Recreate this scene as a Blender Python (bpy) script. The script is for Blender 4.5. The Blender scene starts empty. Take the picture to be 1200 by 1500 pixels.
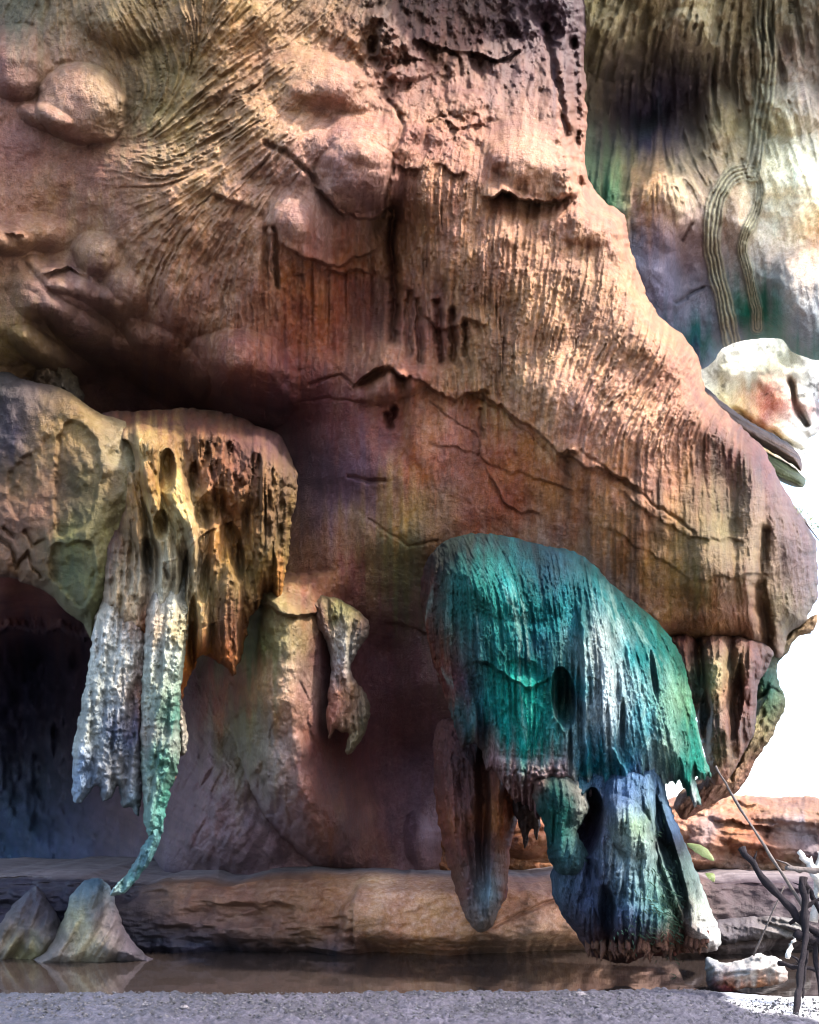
import bpy, math, random
import numpy as np
R = math.radians
sc = bpy.context.scene
C = sc.collection
# ------------------------------------------------------------------ camera, sky, sun, exposure
F, U0, V0, CZ = 1300.0, 600.0, 1240.0, 1.6      # focal length in px of a 1200 px wide frame, principal point, eye height
cd = bpy.data.cameras.new('camera'); cam = bpy.data.objects.new('camera', cd); C.objects.link(cam)
cam.location = (0, 0, CZ); cam.rotation_euler = (R(90), 0, 0)
cd.sensor_fit = 'VERTICAL'; cd.sensor_height = 36.0; cd.lens = 36.0 * F / 1500.0
cd.shift_y = (V0 - 750.0) / 1500.0
cd.clip_end = 3000
sc.camera = cam
SUN_EL, SUN_AZ = 50.0, 118.0       # azimuth clockwise from +Y (the view direction)
w = bpy.data.worlds.new('World'); sc.world = w; w.use_nodes = True
nt = w.node_tree; bg = nt.nodes['Background']
sky = nt.nodes.new('ShaderNodeTexSky'); sky.sky_type = 'NISHITA'; sky.sun_disc = False
sky.sun_elevation = R(SUN_EL); sky.sun_rotation = R(SUN_AZ); sky.dust_density = 2.0; sky.air_density = 1.0
nt.links.new(sky.outputs[0], bg.inputs[0]); bg.inputs[1].default_value = 0.15
sd_ = bpy.data.lights.new('sun', 'SUN'); sd_.energy = 2.0; sd_.angle = R(4.0); sd_.color = (1.0, 0.95, 0.87)
sun = bpy.data.objects.new('sun', sd_); C.objects.link(sun)
from mathutils import Vector
sdir = Vector((math.sin(R(SUN_AZ)) * math.cos(R(SUN_EL)), math.cos(R(SUN_AZ)) * math.cos(R(SUN_EL)), math.sin(R(SUN_EL))))
sun.rotation_euler = sdir.to_track_quat('Z', 'Y').to_euler(); sun.location = (12, -8, 20)
sc.view_settings.view_transform = 'Standard'; sc.view_settings.look = 'None'
sc.view_settings.gamma = 1.0; sc.view_settings.use_curve_mapping = False
sc.view_settings.exposure = 2.8
sc.cycles.filter_width = 1.0

# ------------------------------------------------------------------ maths helpers
rng = np.random.default_rng(7)
LAT = [np.random.default_rng(100 + i).random((256, 256)).astype(np.float32) * 2 - 1 for i in range(12)]
def vn(x, y, seed=0):
    L = LAT[seed % 12]; x = x + 37.3 * seed; y = y + 11.7 * seed
    xi = np.floor(x).astype(np.int32); yi = np.floor(y).astype(np.int32)
    fx = x - xi; fy = y - yi; fx = fx * fx * fx * (fx * (fx * 6 - 15) + 10); fy = fy * fy * fy * (fy * (fy * 6 - 15) + 10)
    a = L[yi & 255, xi & 255]; b = L[yi & 255, (xi + 1) & 255]; c = L[(yi + 1) & 255, xi & 255]; d = L[(yi + 1) & 255, (xi + 1) & 255]
    return (a + (b - a) * fx) * (1 - fy) + (c + (d - c) * fx) * fy
def fbm(x, y, o=4, seed=0, g=0.5):
    s = 0; a = 1.0; t = 0
    for i in range(o):
        s = s + a * vn(x, y, seed + i); t += a; a *= g; x = x * 2.03; y = y * 2.03
    return s / t
def smooth(a, b, x):
    t = np.clip((x - a) / (b - a), 0, 1); return t * t * (3 - 2 * t)
def rbf(pts, U, V, vals, k=1.0, sm=0.0):
    """scattered values -> smooth field (kernel r, constant drift)"""
    P = np.array(pts, float) / 100.0; W = np.array(vals, float)
    if W.ndim == 1: W = W[:, None]
    n = len(P); r = np.sqrt(((P[:, None] - P[None]) ** 2).sum(-1) + 0.01)
    A = np.zeros((n + 1, n + 1)); A[:n, :n] = r - np.eye(n) * sm; A[:n, n] = 1; A[n, :n] = 1
    sol = np.linalg.solve(A, np.vstack([W, np.zeros((1, W.shape[1]))]))
    out = np.zeros(U.shape + (W.shape[1],), np.float32); out += sol[n].astype(np.float32)
    u = (U / 100.0).astype(np.float32); v = (V / 100.0).astype(np.float32)
    for i in range(n):
        rr = np.sqrt((u - P[i, 0]) ** 2 + (v - P[i, 1]) ** 2 + 0.01)
        out += rr[..., None] * sol[i].astype(np.float32)
    lo = W.min(0); hi = W.max(0)
    return np.clip(out, lo, hi)
def field(l, U, V):
    return rbf([(a, b) for a, b, _ in l], U, V, [c for *_, c in l])[..., 0]
def catmull(p, closed=True, n=5):
    p = np.array(p, float); N = len(p); out = []
    for i in range(N if closed else N - 1):
        a, b, c, d = (p[(i + k) % N] for k in (-1, 0, 1, 2)) if closed else (p[max(i - 1, 0)], p[i], p[i + 1], p[min(i + 2, N - 1)])
        for t in np.arange(n) / n:
            out.append(0.5 * ((2 * b) + (-a + c) * t + (2 * a - 5 * b + 4 * c - d) * t * t + (-a + 3 * b - 3 * c + d) * t ** 3))
    if not closed: out.append(p[-1])
    return np.array(out)
def seg_dist(poly, U, V, closed=True):
    d2 = np.full(U.shape, 1e12, np.float32); inside = np.zeros(U.shape, bool); n = len(poly)
    for i in range(n if closed else n - 1):
        ax, ay = poly[i]; bx, by = poly[(i + 1) % n]; dx, dy = bx - ax, by - ay
        t = np.clip(((U - ax) * dx + (V - ay) * dy) / (dx * dx + dy * dy + 1e-9), 0, 1)
        np.minimum(d2, (U - ax - t * dx) ** 2 + (V - ay - t * dy) ** 2, out=d2)
        if closed:
            cr = (ay > V) != (by > V)
            if dy: inside ^= cr & (U < ax + (V - ay) * dx / dy)
    d = np.sqrt(d2)
    return np.where(inside, d, -d) if closed else d
def poly_sd(pts, U, V, jag=2.0, js=14.0, seed=0, n=5):
    q = catmull(pts, True, n)
    if jag:
        U = U + jag * fbm(U / js, V / js, 3, seed); V = V + jag * fbm(U / js + 50, V / js, 3, seed + 3)
    return seg_dist(q, U, V)
def infl(sd, r, p=0.5):
    x = 1 - np.clip(sd / r, 0, 1); return (1 - x * x) ** p
def lic(U, V, th, grain=5.0, L=26.0, seed=0, step=1.5):
    """noise smeared along the direction field th: combed ridges"""
    du = abs(U[0, U.shape[1] // 2 + 1] - U[0, U.shape[1] // 2])
    c, s = np.cos(th).astype(np.float32), np.sin(th).astype(np.float32)
    acc = np.zeros(U.shape, np.float32)
    h, w_ = U.shape
    base = np.arange(h * w_).reshape(h, w_)
    for sg in (1, -1):
        I = np.tile(np.arange(w_, dtype=np.float32), (h, 1)); J = np.tile(np.arange(h, dtype=np.float32)[:, None], (1, w_))
        px = U.astype(np.float32).copy(); py = V.astype(np.float32).copy()
        for k in range(int(L / (step * 2))):
            ii = np.clip(I.astype(np.int32), 0, w_ - 1); jj = np.clip(J.astype(np.int32), 0, h - 1)
            cc = c[jj, ii] * sg * step * 2; ss = s[jj, ii] * sg * step * 2
            px += cc; py += ss; I += cc / du; J += ss / du
            acc += vn(px / grain, py / grain, seed)
    acc -= acc.mean(); acc /= acc.std() + 1e-6
    return acc
def dirfield(pts, U, V):
    a = np.array([R(p[2]) for p in pts])
    q = rbf([(p[0], p[1]) for p in pts], U, V, np.stack([np.cos(2 * a), np.sin(2 * a)], 1))
    return 0.5 * np.arctan2(q[..., 1], q[..., 0])
def lin(c):
    c = np.array(c, float) / 255.0
    return np.where(c < 0.04045, c / 12.92, ((c + 0.055) / 1.055) ** 2.4)
GAIN, SAT = 0.37, 1.0
def pigments(pts, U, V, warp=14.0, seed=0, gain=1.0, lift=1.0, sat=None, drip=14.0):
    """mineral colours: list of (u, v, (r,g,b))"""
    Uw = U + warp * fbm(U / 40, V / 55, 4, seed); Vw = V + warp * 1.3 * fbm(U / 40 + 9, V / 55, 4, seed + 2) + drip * fbm(U / 8, V / 230, 3, seed + 4)
    Uw = Uw + 5 * fbm(U / 9, V / 12, 3, seed + 3); Vw = Vw + 5 * fbm(U / 9 + 4, V / 12, 3, seed + 4)
    c = lin([p[2] for p in pts])
    l = c.max(1, keepdims=True); c = c / l * (l ** lift) * gain * GAIN
    m = c.mean(1, keepdims=True); c = np.maximum(m + (c - m) * (SAT if sat is None else sat), .004)
    hf = 1 + .22 * fbm(U / 13, V / 17, 4, seed + 5) + .16 * fbm(U / 55, V / 80, 3, seed + 1)
    return rbf([(p[0], p[1]) for p in pts], Uw, Vw, c, sm=.02) * hf[..., None]
def bumps(lst, U, V):
    o = np.zeros(U.shape, np.float32)
    for (u, v, ru, rv, rot, h, p) in lst:
        c, s = math.cos(R(rot)), math.sin(R(rot)); x = (U - u) * c + (V - v) * s; y = -(U - u) * s + (V - v) * c
        x = x + 0.15 * ru * fbm(U / 30, V / 30, 2, 5)
        r2 = np.clip((x / ru) ** 2 + (y / rv) ** 2, 0, 1); o += h * (1 - r2) ** p
    return o
def lips(lst, U, V, jag=11.0):
    """ledges and cracks: the rock below the line is set back, fading out downwards; returns added distance"""
    o = np.zeros(U.shape, np.float32)
    Vj = V + jag * fbm(U / 24, V / 60, 4, 4)
    for pts, h, dec in lst:
        q = np.array(pts, float); a, b = q[0, 0], q[-1, 0]
        vl = np.interp(U, q[:, 0], q[:, 1]); e = smooth(a - 2, a + 22, U) * (1 - smooth(b - 22, b + 2, U)); e = e if h > 1 else e * np.clip(.72 + .9 * fbm(U / 34, V * 0 + a / 9.0, 3, 8), .12, 1.3)
        d = Vj - vl; o += e * h * np.where(d > 0, smooth(0, 4, d) * np.exp(-d / dec), 0) - e * h * 0.35 * np.exp(-(np.minimum(d, 0) / 12.0) ** 2) * (d <= 0)
    return o
def cracks(lst, U, V):
    o = np.zeros(U.shape, np.float32)
    Uj = U + 4 * fbm(U / 16, V / 16, 3, 6); Vj = V + 4 * fbm(U / 16 + 7, V / 16, 3, 7)
    for pts, wd, h in lst:
        q = np.array(pts, float); m = (U > q[:, 0].min() - 20) & (U < q[:, 0].max() + 20) & (V > q[:, 1].min() - 20) & (V < q[:, 1].max() + 20)
        if not m.any(): continue
        d = seg_dist(q, Uj[m], Vj[m], False); o[m] += h * np.exp(-(d / wd) ** 2)
    return o
def grid(u0, u1, v0, v1, step, mu=0, mv=0, big=12):
    us = np.arange(u0, u1 + step, step); vs = np.arange(v0, v1 + step, step)
    if mu: us = np.concatenate([np.arange(u0 - mu, u0, big), us, np.arange(us[-1] + big, u1 + mu, big)])
    if mv: vs = np.concatenate([np.arange(v0 - mv, v0, big), vs, np.arange(vs[-1] + big, v1 + mv, big)])
    return np.meshgrid(us, vs)
def P3(U, V, D):
    return np.stack([(U - U0) / F * D, D, CZ + (V0 - V) / F * D], -1)
def at(u, v, D): return Vector(((u - U0) / F * D, D, CZ + (V0 - v) / F * D))

# ------------------------------------------------------------------ scene helpers
def tag(o, label=None, cat=None, group=None, kind=None):
    for k, x in (('label', label), ('category', cat), ('group', group), ('kind', kind)):
        if x: o[k] = x
    return o
def empty(name, loc, label, cat, group=None):
    o = bpy.data.objects.new(name, None); C.objects.link(o); o.location = loc; o.empty_display_size = 0.2
    return tag(o, label, cat, group)
def link(name, co, faces, mat, parent=None, col=None, org=None, smoothed=True):
    """one mesh object from arrays; org = its origin in world space"""
    co = np.asarray(co, np.float32); po = np.zeros(3)
    if parent is not None: po = np.array(parent['_w'] if '_w' in parent else parent.location)
    if org is None: org = po if parent is not None else np.array([co[:, 0].mean(), co[:, 1].mean(), co[:, 2].min()])
    org = np.array(org, float)
    me = bpy.data.meshes.new(name)
    if isinstance(faces, np.ndarray):
        me.vertices.add(len(co)); me.vertices.foreach_set('co', (co - org).astype(np.float32).ravel())
        k = faces.shape[1]; me.loops.add(faces.size); me.loops.foreach_set('vertex_index', faces.ravel().astype(np.int32))
        me.polygons.add(len(faces)); me.polygons.foreach_set('loop_start', np.arange(0, faces.size, k, dtype=np.int32))
        me.update(calc_edges=True); me.validate()
    else:
        me.from_pydata((co - org).tolist(), [], faces); me.update()
    if smoothed: me.polygons.foreach_set('use_smooth', np.ones(len(me.polygons), bool))
    if col is not None:
        a = me.attributes.new('pigment', 'FLOAT_COLOR', 'POINT')
        c4 = np.ones((len(co), 4), np.float32); c4[:, :3] = np.clip(col, 0.004, 0.9); a.data.foreach_set('color', c4.ravel())
    me.materials.append(mat)
    o = bpy.data.objects.new(name, me); C.objects.link(o)
    if parent is not None: o.parent = parent
    o.location = org - po if parent is not None else org
    return o
def sheet(name, U, V, D, sd, col, mat, parent=None, back=None, backcol=None):
    """grid surface cut along sd = 0 (border points slid onto the line); back = distance of a closing rear skin"""
    st = abs(U[0, U.shape[1] // 2 + 1] - U[0, U.shape[1] // 2])
    gv, gu = np.gradient(sd); gu = gu / np.maximum(np.gradient(U, axis=1), 1e-3); gv = gv / np.maximum(np.gradient(V, axis=0), 1e-3)
    ins = sd > 0; cell = ins[:-1, :-1] | ins[1:, :-1] | ins[:-1, 1:] | ins[1:, 1:]
    near = sd > -2.2 * st
    cell &= near[:-1, :-1] & near[1:, :-1] & near[:-1, 1:] & near[1:, 1:]
    g2 = np.maximum(gu * gu + gv * gv, 0.3); k = np.where(sd < 0, sd, 0)
    Un = U - k * gu / g2; Vn = V - k * gv / g2
    idx = np.arange(U.size).reshape(U.shape)
    q = np.stack([idx[:-1, :-1][cell], idx[1:, :-1][cell], idx[1:, 1:][cell], idx[:-1, 1:][cell]], 1)
    used = np.unique(q); rm = np.full(U.size, -1); rm[used] = np.arange(len(used)); q = rm[q]
    co = P3(Un, Vn, D).reshape(-1, 3)[used]; c = np.asarray(col).reshape(-1, 3)[used]
    if back is not None:
        rim = (sd <= 0).ravel()[used]
        cb = P3(Un, Vn, np.maximum(back, D + 0.01)).reshape(-1, 3)[used]
        n = len(used); m2 = np.arange(n) + n; m2[rim] = np.arange(n)[rim]
        qb = m2[q][:, ::-1]; co = np.vstack([co, cb]); c = np.vstack([c, c * 0.9])
        q = np.vstack([q, qb])
        us = np.unique(q); rm = np.full(len(co), -1); rm[us] = np.arange(len(us)); co = co[us]; c = c[us]; q = rm[q]
    return link(name, co, q, mat, parent, c)
def tube(name, pts, radii, mat, parent=None, sides=8, col=None, knots=0.0, seed=0, org=None):
    rr = random.Random(seed); p = [Vector(x) for x in pts]; co = []; fc = []
    for i, a in enumerate(p):
        t = (p[min(i + 1, len(p) - 1)] - p[max(i - 1, 0)]).normalized()
        s = t.orthogonal().normalized() if abs(t.z) > .95 else t.cross(Vector((0, 0, 1))).normalized(); q = t.cross(s)
        for k in range(sides):
            an = 2 * math.pi * k / sides; r = radii[i] * (1 + knots * rr.uniform(-1, 1))
            co.append(a + s * math.cos(an) * r + q * math.sin(an) * r)
    for i in range(len(p) - 1):
        for k in range(sides):
            a = i * sides + k; b = i * sides + (k + 1) % sides; fc.append((a, b, b + sides, a + sides))
    fc.append(tuple(range(sides))[::-1]); fc.append(tuple(range((len(p) - 1) * sides, len(p) * sides)))
    o = link(name, np.array([tuple(x) for x in co]), fc, mat, parent, org=org if org is not None else (None if parent is not None else tuple(p[0])))
    return o

# ------------------------------------------------------------------ materials
def rock_mat(name, attr=True, color=(0.3, 0.2, 0.15), rough=0.8, bump=0.5, scale=6.0, spec=0.3, vert=1.0, mott=0.35, pits=0.0):
    m = bpy.data.materials.new(name); m.use_nodes = True; n = m.node_tree; N = n.nodes; Lk = n.links
    b = N['Principled BSDF']; b.inputs['Roughness'].default_value = rough; b.inputs['Specular IOR Level'].default_value = spec
    tc = N.new('ShaderNodeTexCoord'); mp = N.new('ShaderNodeMapping'); mp.inputs['Scale'].default_value = (1, 1, 1 / vert)
    Lk.new(tc.outputs['Object'], mp.inputs[0])
    def noise(s, d=5, r=0.6):
        t = N.new('ShaderNodeTexNoise'); t.inputs['Scale'].default_value = s; t.inputs['Detail'].default_value = d; t.inputs['Roughness'].default_value = r
        Lk.new(mp.outputs[0], t.inputs[0]); return t
    n1 = noise(scale * 0.35, 6, 0.65); n2 = noise(scale * 3.0, 5, 0.7); n3 = noise(scale * 11, 3, 0.6)
    if attr:
        at_ = N.new('ShaderNodeAttribute'); at_.attribute_name = 'pigment'; base = at_.outputs['Color']
    else:
        rg = N.new('ShaderNodeRGB'); rg.outputs[0].default_value = (*color, 1); base = rg.outputs[0]
    def mr(src, a, c_, lo, hi):
        t = N.new('ShaderNodeMapRange'); t.inputs[1].default_value = a; t.inputs[2].default_value = c_; t.inputs[3].default_value = lo; t.inputs[4].default_value = hi
        Lk.new(src, t.inputs[0]); return t.outputs[0]
    def mul(x, y):
        t = N.new('ShaderNodeMath'); t.operation = 'MULTIPLY'; Lk.new(x, t.inputs[0]); Lk.new(y, t.inputs[1]); return t.outputs[0]
    f = mul(mr(n1.outputs['Fac'], .3, .7, 1 - mott * .7, 1 + mott * .7), mr(n2.outputs['Fac'], .3, .7, 1 - mott, 1 + mott))
    f = mul(f, mr(n3.outputs['Fac'], .3, .7, 1 - mott * .6, 1 + mott * .6))
    vm = N.new('ShaderNodeVectorMath'); vm.operation = 'SCALE'; Lk.new(base, vm.inputs[0]); Lk.new(f, vm.inputs['Scale'])
    hs = N.new('ShaderNodeHueSaturation'); Lk.new(vm.outputs[0], hs.inputs['Color'])
    Lk.new(mr(n1.outputs['Fac'], .3, .7, .488, .512), hs.inputs['Hue'])
    Lk.new(mr(n2.outputs['Fac'], .3, .7, 1.2, .85), hs.inputs['Saturation'])
    Lk.new(hs.outputs[0], b.inputs['Base Color'])
    Lk.new(mr(n2.outputs['Fac'], .3, .7, max(rough - .15, .05), min(rough + .12, 1)), b.inputs['Roughness'])
    b1 = N.new('ShaderNodeBump'); b1.inputs['Strength'].default_value = bump; b1.inputs['Distance'].default_value = 0.09; Lk.new(n2.outputs['Fac'], b1.inputs['Height'])
    b2 = N.new('ShaderNodeBump'); b2.inputs['Strength'].default_value = bump; b2.inputs['Distance'].default_value = 0.035; Lk.new(n3.outputs['Fac'], b2.inputs['Height'])
    Lk.new(b1.outputs[0], b2.inputs['Normal']); last = b2
    if pits:
        vo = N.new('ShaderNodeTexVoronoi'); vo.inputs['Scale'].default_value = scale * 2.6; Lk.new(mp.outputs[0], vo.inputs[0])
        b3 = N.new('ShaderNodeBump'); b3.inputs['Strength'].default_value = pits; b3.inputs['Distance'].default_value = 0.04
        Lk.new(mr(vo.outputs['Distance'], 0, .35, 0, 1), b3.inputs['Height']); Lk.new(b2.outputs[0], b3.inputs['Normal']); last = b3
    Lk.new(last.outputs[0], b.inputs['Normal'])
    return m
M_wall = rock_mat('limestone', rough=.66, bump=.6, scale=5, mott=.32, spec=.3)
M_drip = rock_mat('dripstone', rough=.7, bump=.55, scale=7, vert=2.5, mott=.35, pits=.5)
M_moss = rock_mat('mossy_dripstone', rough=.86, bump=.95, scale=9, vert=2.4, mott=.5, pits=.5, spec=.12)
M_ledge = rock_mat('ledge_stone', rough=.7, bump=.4, scale=4, mott=.3)
M_sand = rock_mat('wet_sand', rough=.62, bump=.8, scale=14, mott=.4, spec=.4)
M_stone = rock_mat('pale_stone', rough=.8, bump=.5, scale=8, mott=.25)
M_barkd = rock_mat('dark_wood', attr=False, color=(.014, .010, .012), rough=.85, spec=.15, bump=.5, scale=12, mott=.4)
M_barkl = rock_mat('weathered_wood', attr=False, color=(.11, .085, .075), rough=.75, bump=.5, scale=14, mott=.35)
M_pale = rock_mat('bleached_wood', attr=False, color=(.50, .45, .40), rough=.8, bump=.4, scale=10, mott=.2)
M_leaf = rock_mat('leaf_green', attr=False, color=(.13, .15, .055), rough=.5, bump=.15, scale=20, mott=.25)
M_grass = rock_mat('moss_blade', attr=False, color=(.075, .12, .075), rough=.6, bump=.1, scale=20, mott=.4)
M_root = rock_mat('rusty_rootlet', attr=False, color=(.085, .034, .020), rough=.8, bump=.5, scale=20, mott=.5)
def water_mat():
    m = bpy.data.materials.new('still_brown_water'); m.use_nodes = True; N = m.node_tree.nodes; Lk = m.node_tree.links
    b = N['Principled BSDF']; b.inputs['Base Color'].default_value = (.022, .016, .014, 1); b.inputs['Roughness'].default_value = .045; b.inputs['IOR'].default_value = 1.33
    b.inputs['Specular IOR Level'].default_value = .8
    t = N.new('ShaderNodeTexNoise'); t.inputs['Scale'].default_value = 2.2; t.inputs['Detail'].default_value = 3
    tc = N.new('ShaderNodeTexCoord'); Lk.new(tc.outputs['Object'], t.inputs[0])
    bm_ = N.new('ShaderNodeBump'); bm_.inputs['Strength'].default_value = .12; bm_.inputs['Distance'].default_value = .02
    Lk.new(t.outputs['Fac'], bm_.inputs['Height']); Lk.new(bm_.outputs[0], b.inputs['Normal'])
    return m
M_water = water_mat()

# ================================================================== THE MAIN CAVE WALL
U, V = grid(0, 1206, 0, 1320, 1.55, 400, 420, 14)
EDGE = [(858, -420), (858, -200), (858, 0), (857, 150), (862, 262), (885, 295), (912, 315), (922, 350), (935, 400), (958, 455), (1000, 490), (1022, 530), (1035, 570), (1060, 598),
        (1085, 625), (1120, 660), (1140, 700), (1168, 745), (1192, 785), (1199, 830), (1196, 880), (1180, 915), (1160, 928), (1152, 950), (1140, 964), (1118, 958), (1100, 950),
        (1060, 940), (1020, 946), (985, 945), (950, 960), (900, 1000), (800, 1080), (700, 1150), (660, 1200), (655, 1335), (655, 1740), (-420, 1740), (-420, -420)]
sdW = seg_dist(catmull(EDGE, True, 4), U + 3.5 * fbm(U / 14, V / 14, 4, 1) + 5 * fbm(U / 50, V / 50, 2, 5), V + 3 * fbm(U / 14 + 5, V / 14, 3, 2))
dp = [(-400, -400, 10.2), (300, -400, 9.8), (850, -400, 10.2), (0, 0, 11), (120, 150, 11.3), (60, 300, 11.5), (0, 400, 11.7), (200, 420, 12), (-400, 300, 10.5), (-400, 500, 11),
      (60, 520, 12.6), (130, 560, 14.2), (200, 596, 15.0), (300, 612, 15.0), (380, 640, 14.2), (340, 540, 12.2), (250, 480, 12.1), (300, 300, 11.3), (450, 150, 10.9), (540, 230, 10.9),
      (450, 330, 11.0), (500, 400, 12.0), (545, 470, 12.2), (470, 470, 12.1), (578, 330, 11.8), (620, 300, 11.1), (600, 60, 11.5), (700, 40, 12.4), (800, 50, 12.7), (740, 120, 11.9), (780, 230, 11.1),
      (750, 400, 11), (660, 390, 11.2), (900, 450, 11), (950, 620, 10.8), (850, 600, 10.8), (560, 525, 11.6), (640, 480, 11.5), (650, 600, 11.8), (480, 580, 12.6), (440, 700, 13.3),
      (500, 720, 12.7), (540, 700, 12.3), (600, 720, 11.9), (750, 680, 11.6), (900, 750, 11.3), (1050, 700, 11.2), (1050, 850, 11.2), (1180, 850, 12.2), (950, 900, 11.6), (620, 800, 12.1),
      (680, 850, 12.7), (800, 900, 12.7), (480, 830, 12.8), (540, 960, 14.1), (570, 960, 14.2), (600, 1100, 15.0), (540, 1120, 14.8), (620, 1000, 13.6), (560, 1240, 14.6), (620, 1280, 14.7), (450, 1270, 14.8), (380, 1000, 13.9), (300, 1000, 15.4), (300, 1060, 15.2), (270, 1020, 15.6),
      (300, 1180, 14.6), (300, 1270, 14.9), (210, 1230, 17), (60, 960, 23), (130, 980, 22), (50, 1150, 26), (120, 1120, 24), (0, 1320, 25), (-400, 1000, 20), (-400, 1300, 22), (150, 1320, 18), (200, 1100, 19),
      (250, 1000, 16), (0, 880, 14), (90, 880, 14.1), (140, 700, 14.5), (50, 700, 14), (-400, 850, 13), (300, 800, 14.0), (280, 920, 14.6), (400, 1700, 15), (0, 1700, 20)]
D = rbf([(a, b) for a, b, _ in dp], U, V, [c for *_, c in dp])[..., 0]
D = D - bumps([(122, 152, 70, 60, 20, .50, .6), (66, 172, 44, 20, 20, .22, .9), (24, 92, 52, 58, 0, .35, 1), (172, 28, 70, 46, 20, .28, 1.2), (60, 340, 56, 30, 10, .22, 1.3), (140, 372, 36, 34, 20, .30, 1.2),
      (182, 432, 34, 42, -24, .30, 1), (110, 420, 80, 26, 30, .35, 1), (10, 352, 44, 24, 10, .25, .9), (252, 440, 22, 50, -8, .14, 1.6), (475, 118, 92, 44, 14, .34, 1.3), (430, 140, 44, 24, 10, .16, 1.4),
      (548, 205, 70, 42, 10, .26, 1.3), (524, 258, 64, 54, 10, .42, .9), (490, 215, 50, 36, 10, .16, 1.2), (425, 325, 40, 44, 10, .20, 1.5), (785, 232, 92, 52, 26, .40, 1), (690, 148, 54, 40, 10, .24, 1.3), (600, 105, 36, 16, -8, .26, .8), (905, 350, 24, 48, -18, .14, 1.4), (840, 262, 30, 30, 0, .2, 1.2),
      (355, 560, 90, 78, 20, .75, .9), (235, 535, 90, 48, 38, .55, 1), (130, 490, 90, 34, 38, .45, 1), (60, 430, 60, 44, 40, .35, 1.2), (70, 520, 70, 26, 35, .4, 1), (20, 480, 50, 60, 20, .3, 1.2),
      (450, 400, 54, 70, 0, .25, 1.4), (470, 560, 100, 60, 0, .25, 1.4), (510, 650, 70, 100, 0, .3, 1.4), (575, 565, 66, 24, -18, .3, .9), (640, 620, 60, 100, 0, .2, 1.4),
      (400, 200, 100, 70, 20, .22, 1.3), (300, 300, 120, 90, -20, .26, 1.3), (1100, 800, 24, 170, 0, .28, 1.3), (1050, 860, 50, 110, 0, .25, 1.3), (850, 330, 60, 30, 10, .16, 1.2), (740, 360, 50, 70, 0, .12, 1.4),
      (300, 1130, 90, 60, 10, .5, 1.4), (330, 1220, 110, 60, 12, .6, 1.4), (240, 1250, 70, 60, 0, .5, 1.4), (615, 1235, 24, 50, -10, .35, 1.2), (900, 760, 100, 70, 20, .12, 1.4)], U, V)
# the bulging pillar: sharp rim on its left, melting into the dark wall on its right
pil = poly_sd([(362, 850), (430, 840), (640, 850), (700, 1100), (640, 1262), (500, 1273), (455, 1262), (415, 1225), (385, 1190), (362, 1140), (345, 1090), (333, 1050), (331, 1015), (345, 960), (360, 910)], U, V, 4, 14, 5)
pilm = infl(pil, 60) * (1 - smooth(480, 560, U))
D = D - 2.3 * infl(pil, 105, .6) * (1 - smooth(425, 560, U + .12 * (1100 - V)))
D = D - bumps([(385, 1035, 60, 50, 0, .25, 1.3), (410, 940, 50, 70, 0, .2, 1.3), (385, 1140, 40, 60, 20, .22, 1.2), (470, 1190, 70, 80, 30, .3, 1.3)], U, V) + lips([([(360, 868), (410, 898), (445, 908), (475, 890)], .3, 26)], U, V) + cracks([([(350, 1120), (362, 1100), (385, 1118), (380, 1160)], 2.5, .06), ([(400, 1060), (396, 1090), (410, 1120)], 2.2, .06), ([(440, 1000), (455, 1030), (450, 1070), (470, 1100)], 2.2, .07)], U, V) - .10 * pilm * fbm(U / 16, V / 30, 5, 7)
D = D + lips([([(455, 268), (500, 303), (540, 318), (585, 300)], .4, 26), ([(700, 286), (735, 282), (770, 292), (810, 292), (848, 280)], .5, 22), ([(514, 572), (532, 552), (560, 541), (606, 547)], .7, 26),
      ([(600, 547), (640, 572), (668, 582), (700, 574), (735, 590), (800, 640), (828, 664), (870, 682), (960, 726)], .14, 60), ([(815, 658), (850, 662)], .25, 18), ([(672, 578), (722, 570)], .22, 14),
      ([(400, 345), (430, 372), (480, 388), (560, 370)], .2, 60), ([(300, 275), (340, 290), (375, 305)], .14, 20), ([(560, 100), (600, 88), (640, 100)], .3, 20), ([(640, 175), (680, 185), (720, 190)], .3, 16),
      ([(570, 245), (640, 245), (690, 250)], .12, 20), ([(-420, 925), (0, 922), (90, 926), (150, 940), (240, 950)], 3.0, 900), ([(600, 60), (720, 85), (770, 70)], .35, 20),
      ([(60, 395), (110, 392), (150, 412)], .2, 16), ([(0, 338), (40, 345)], .2, 12), ([(900, 715), (960, 760), (1010, 782), (1100, 792)], .06, 22), ([(880, 770), (940, 800), (1010, 850), (1060, 846), (1140, 838)], .08, 18),
      ([(620, 640), (690, 665), (760, 692), (840, 720)], .04, 20), ([(560, 905), (600, 918), (640, 935)], .15, 14), ([(410, 410), (450, 398), (500, 394), (560, 402)], .12, 40),
      ([(700, 660), (740, 735), (800, 760)], .06, 12), ([(960, 940), (1010, 938), (1060, 936), (1110, 944)], .1, 10), ([(615, 455), (640, 478), (720, 470)], .1, 30)], U, V)
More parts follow.
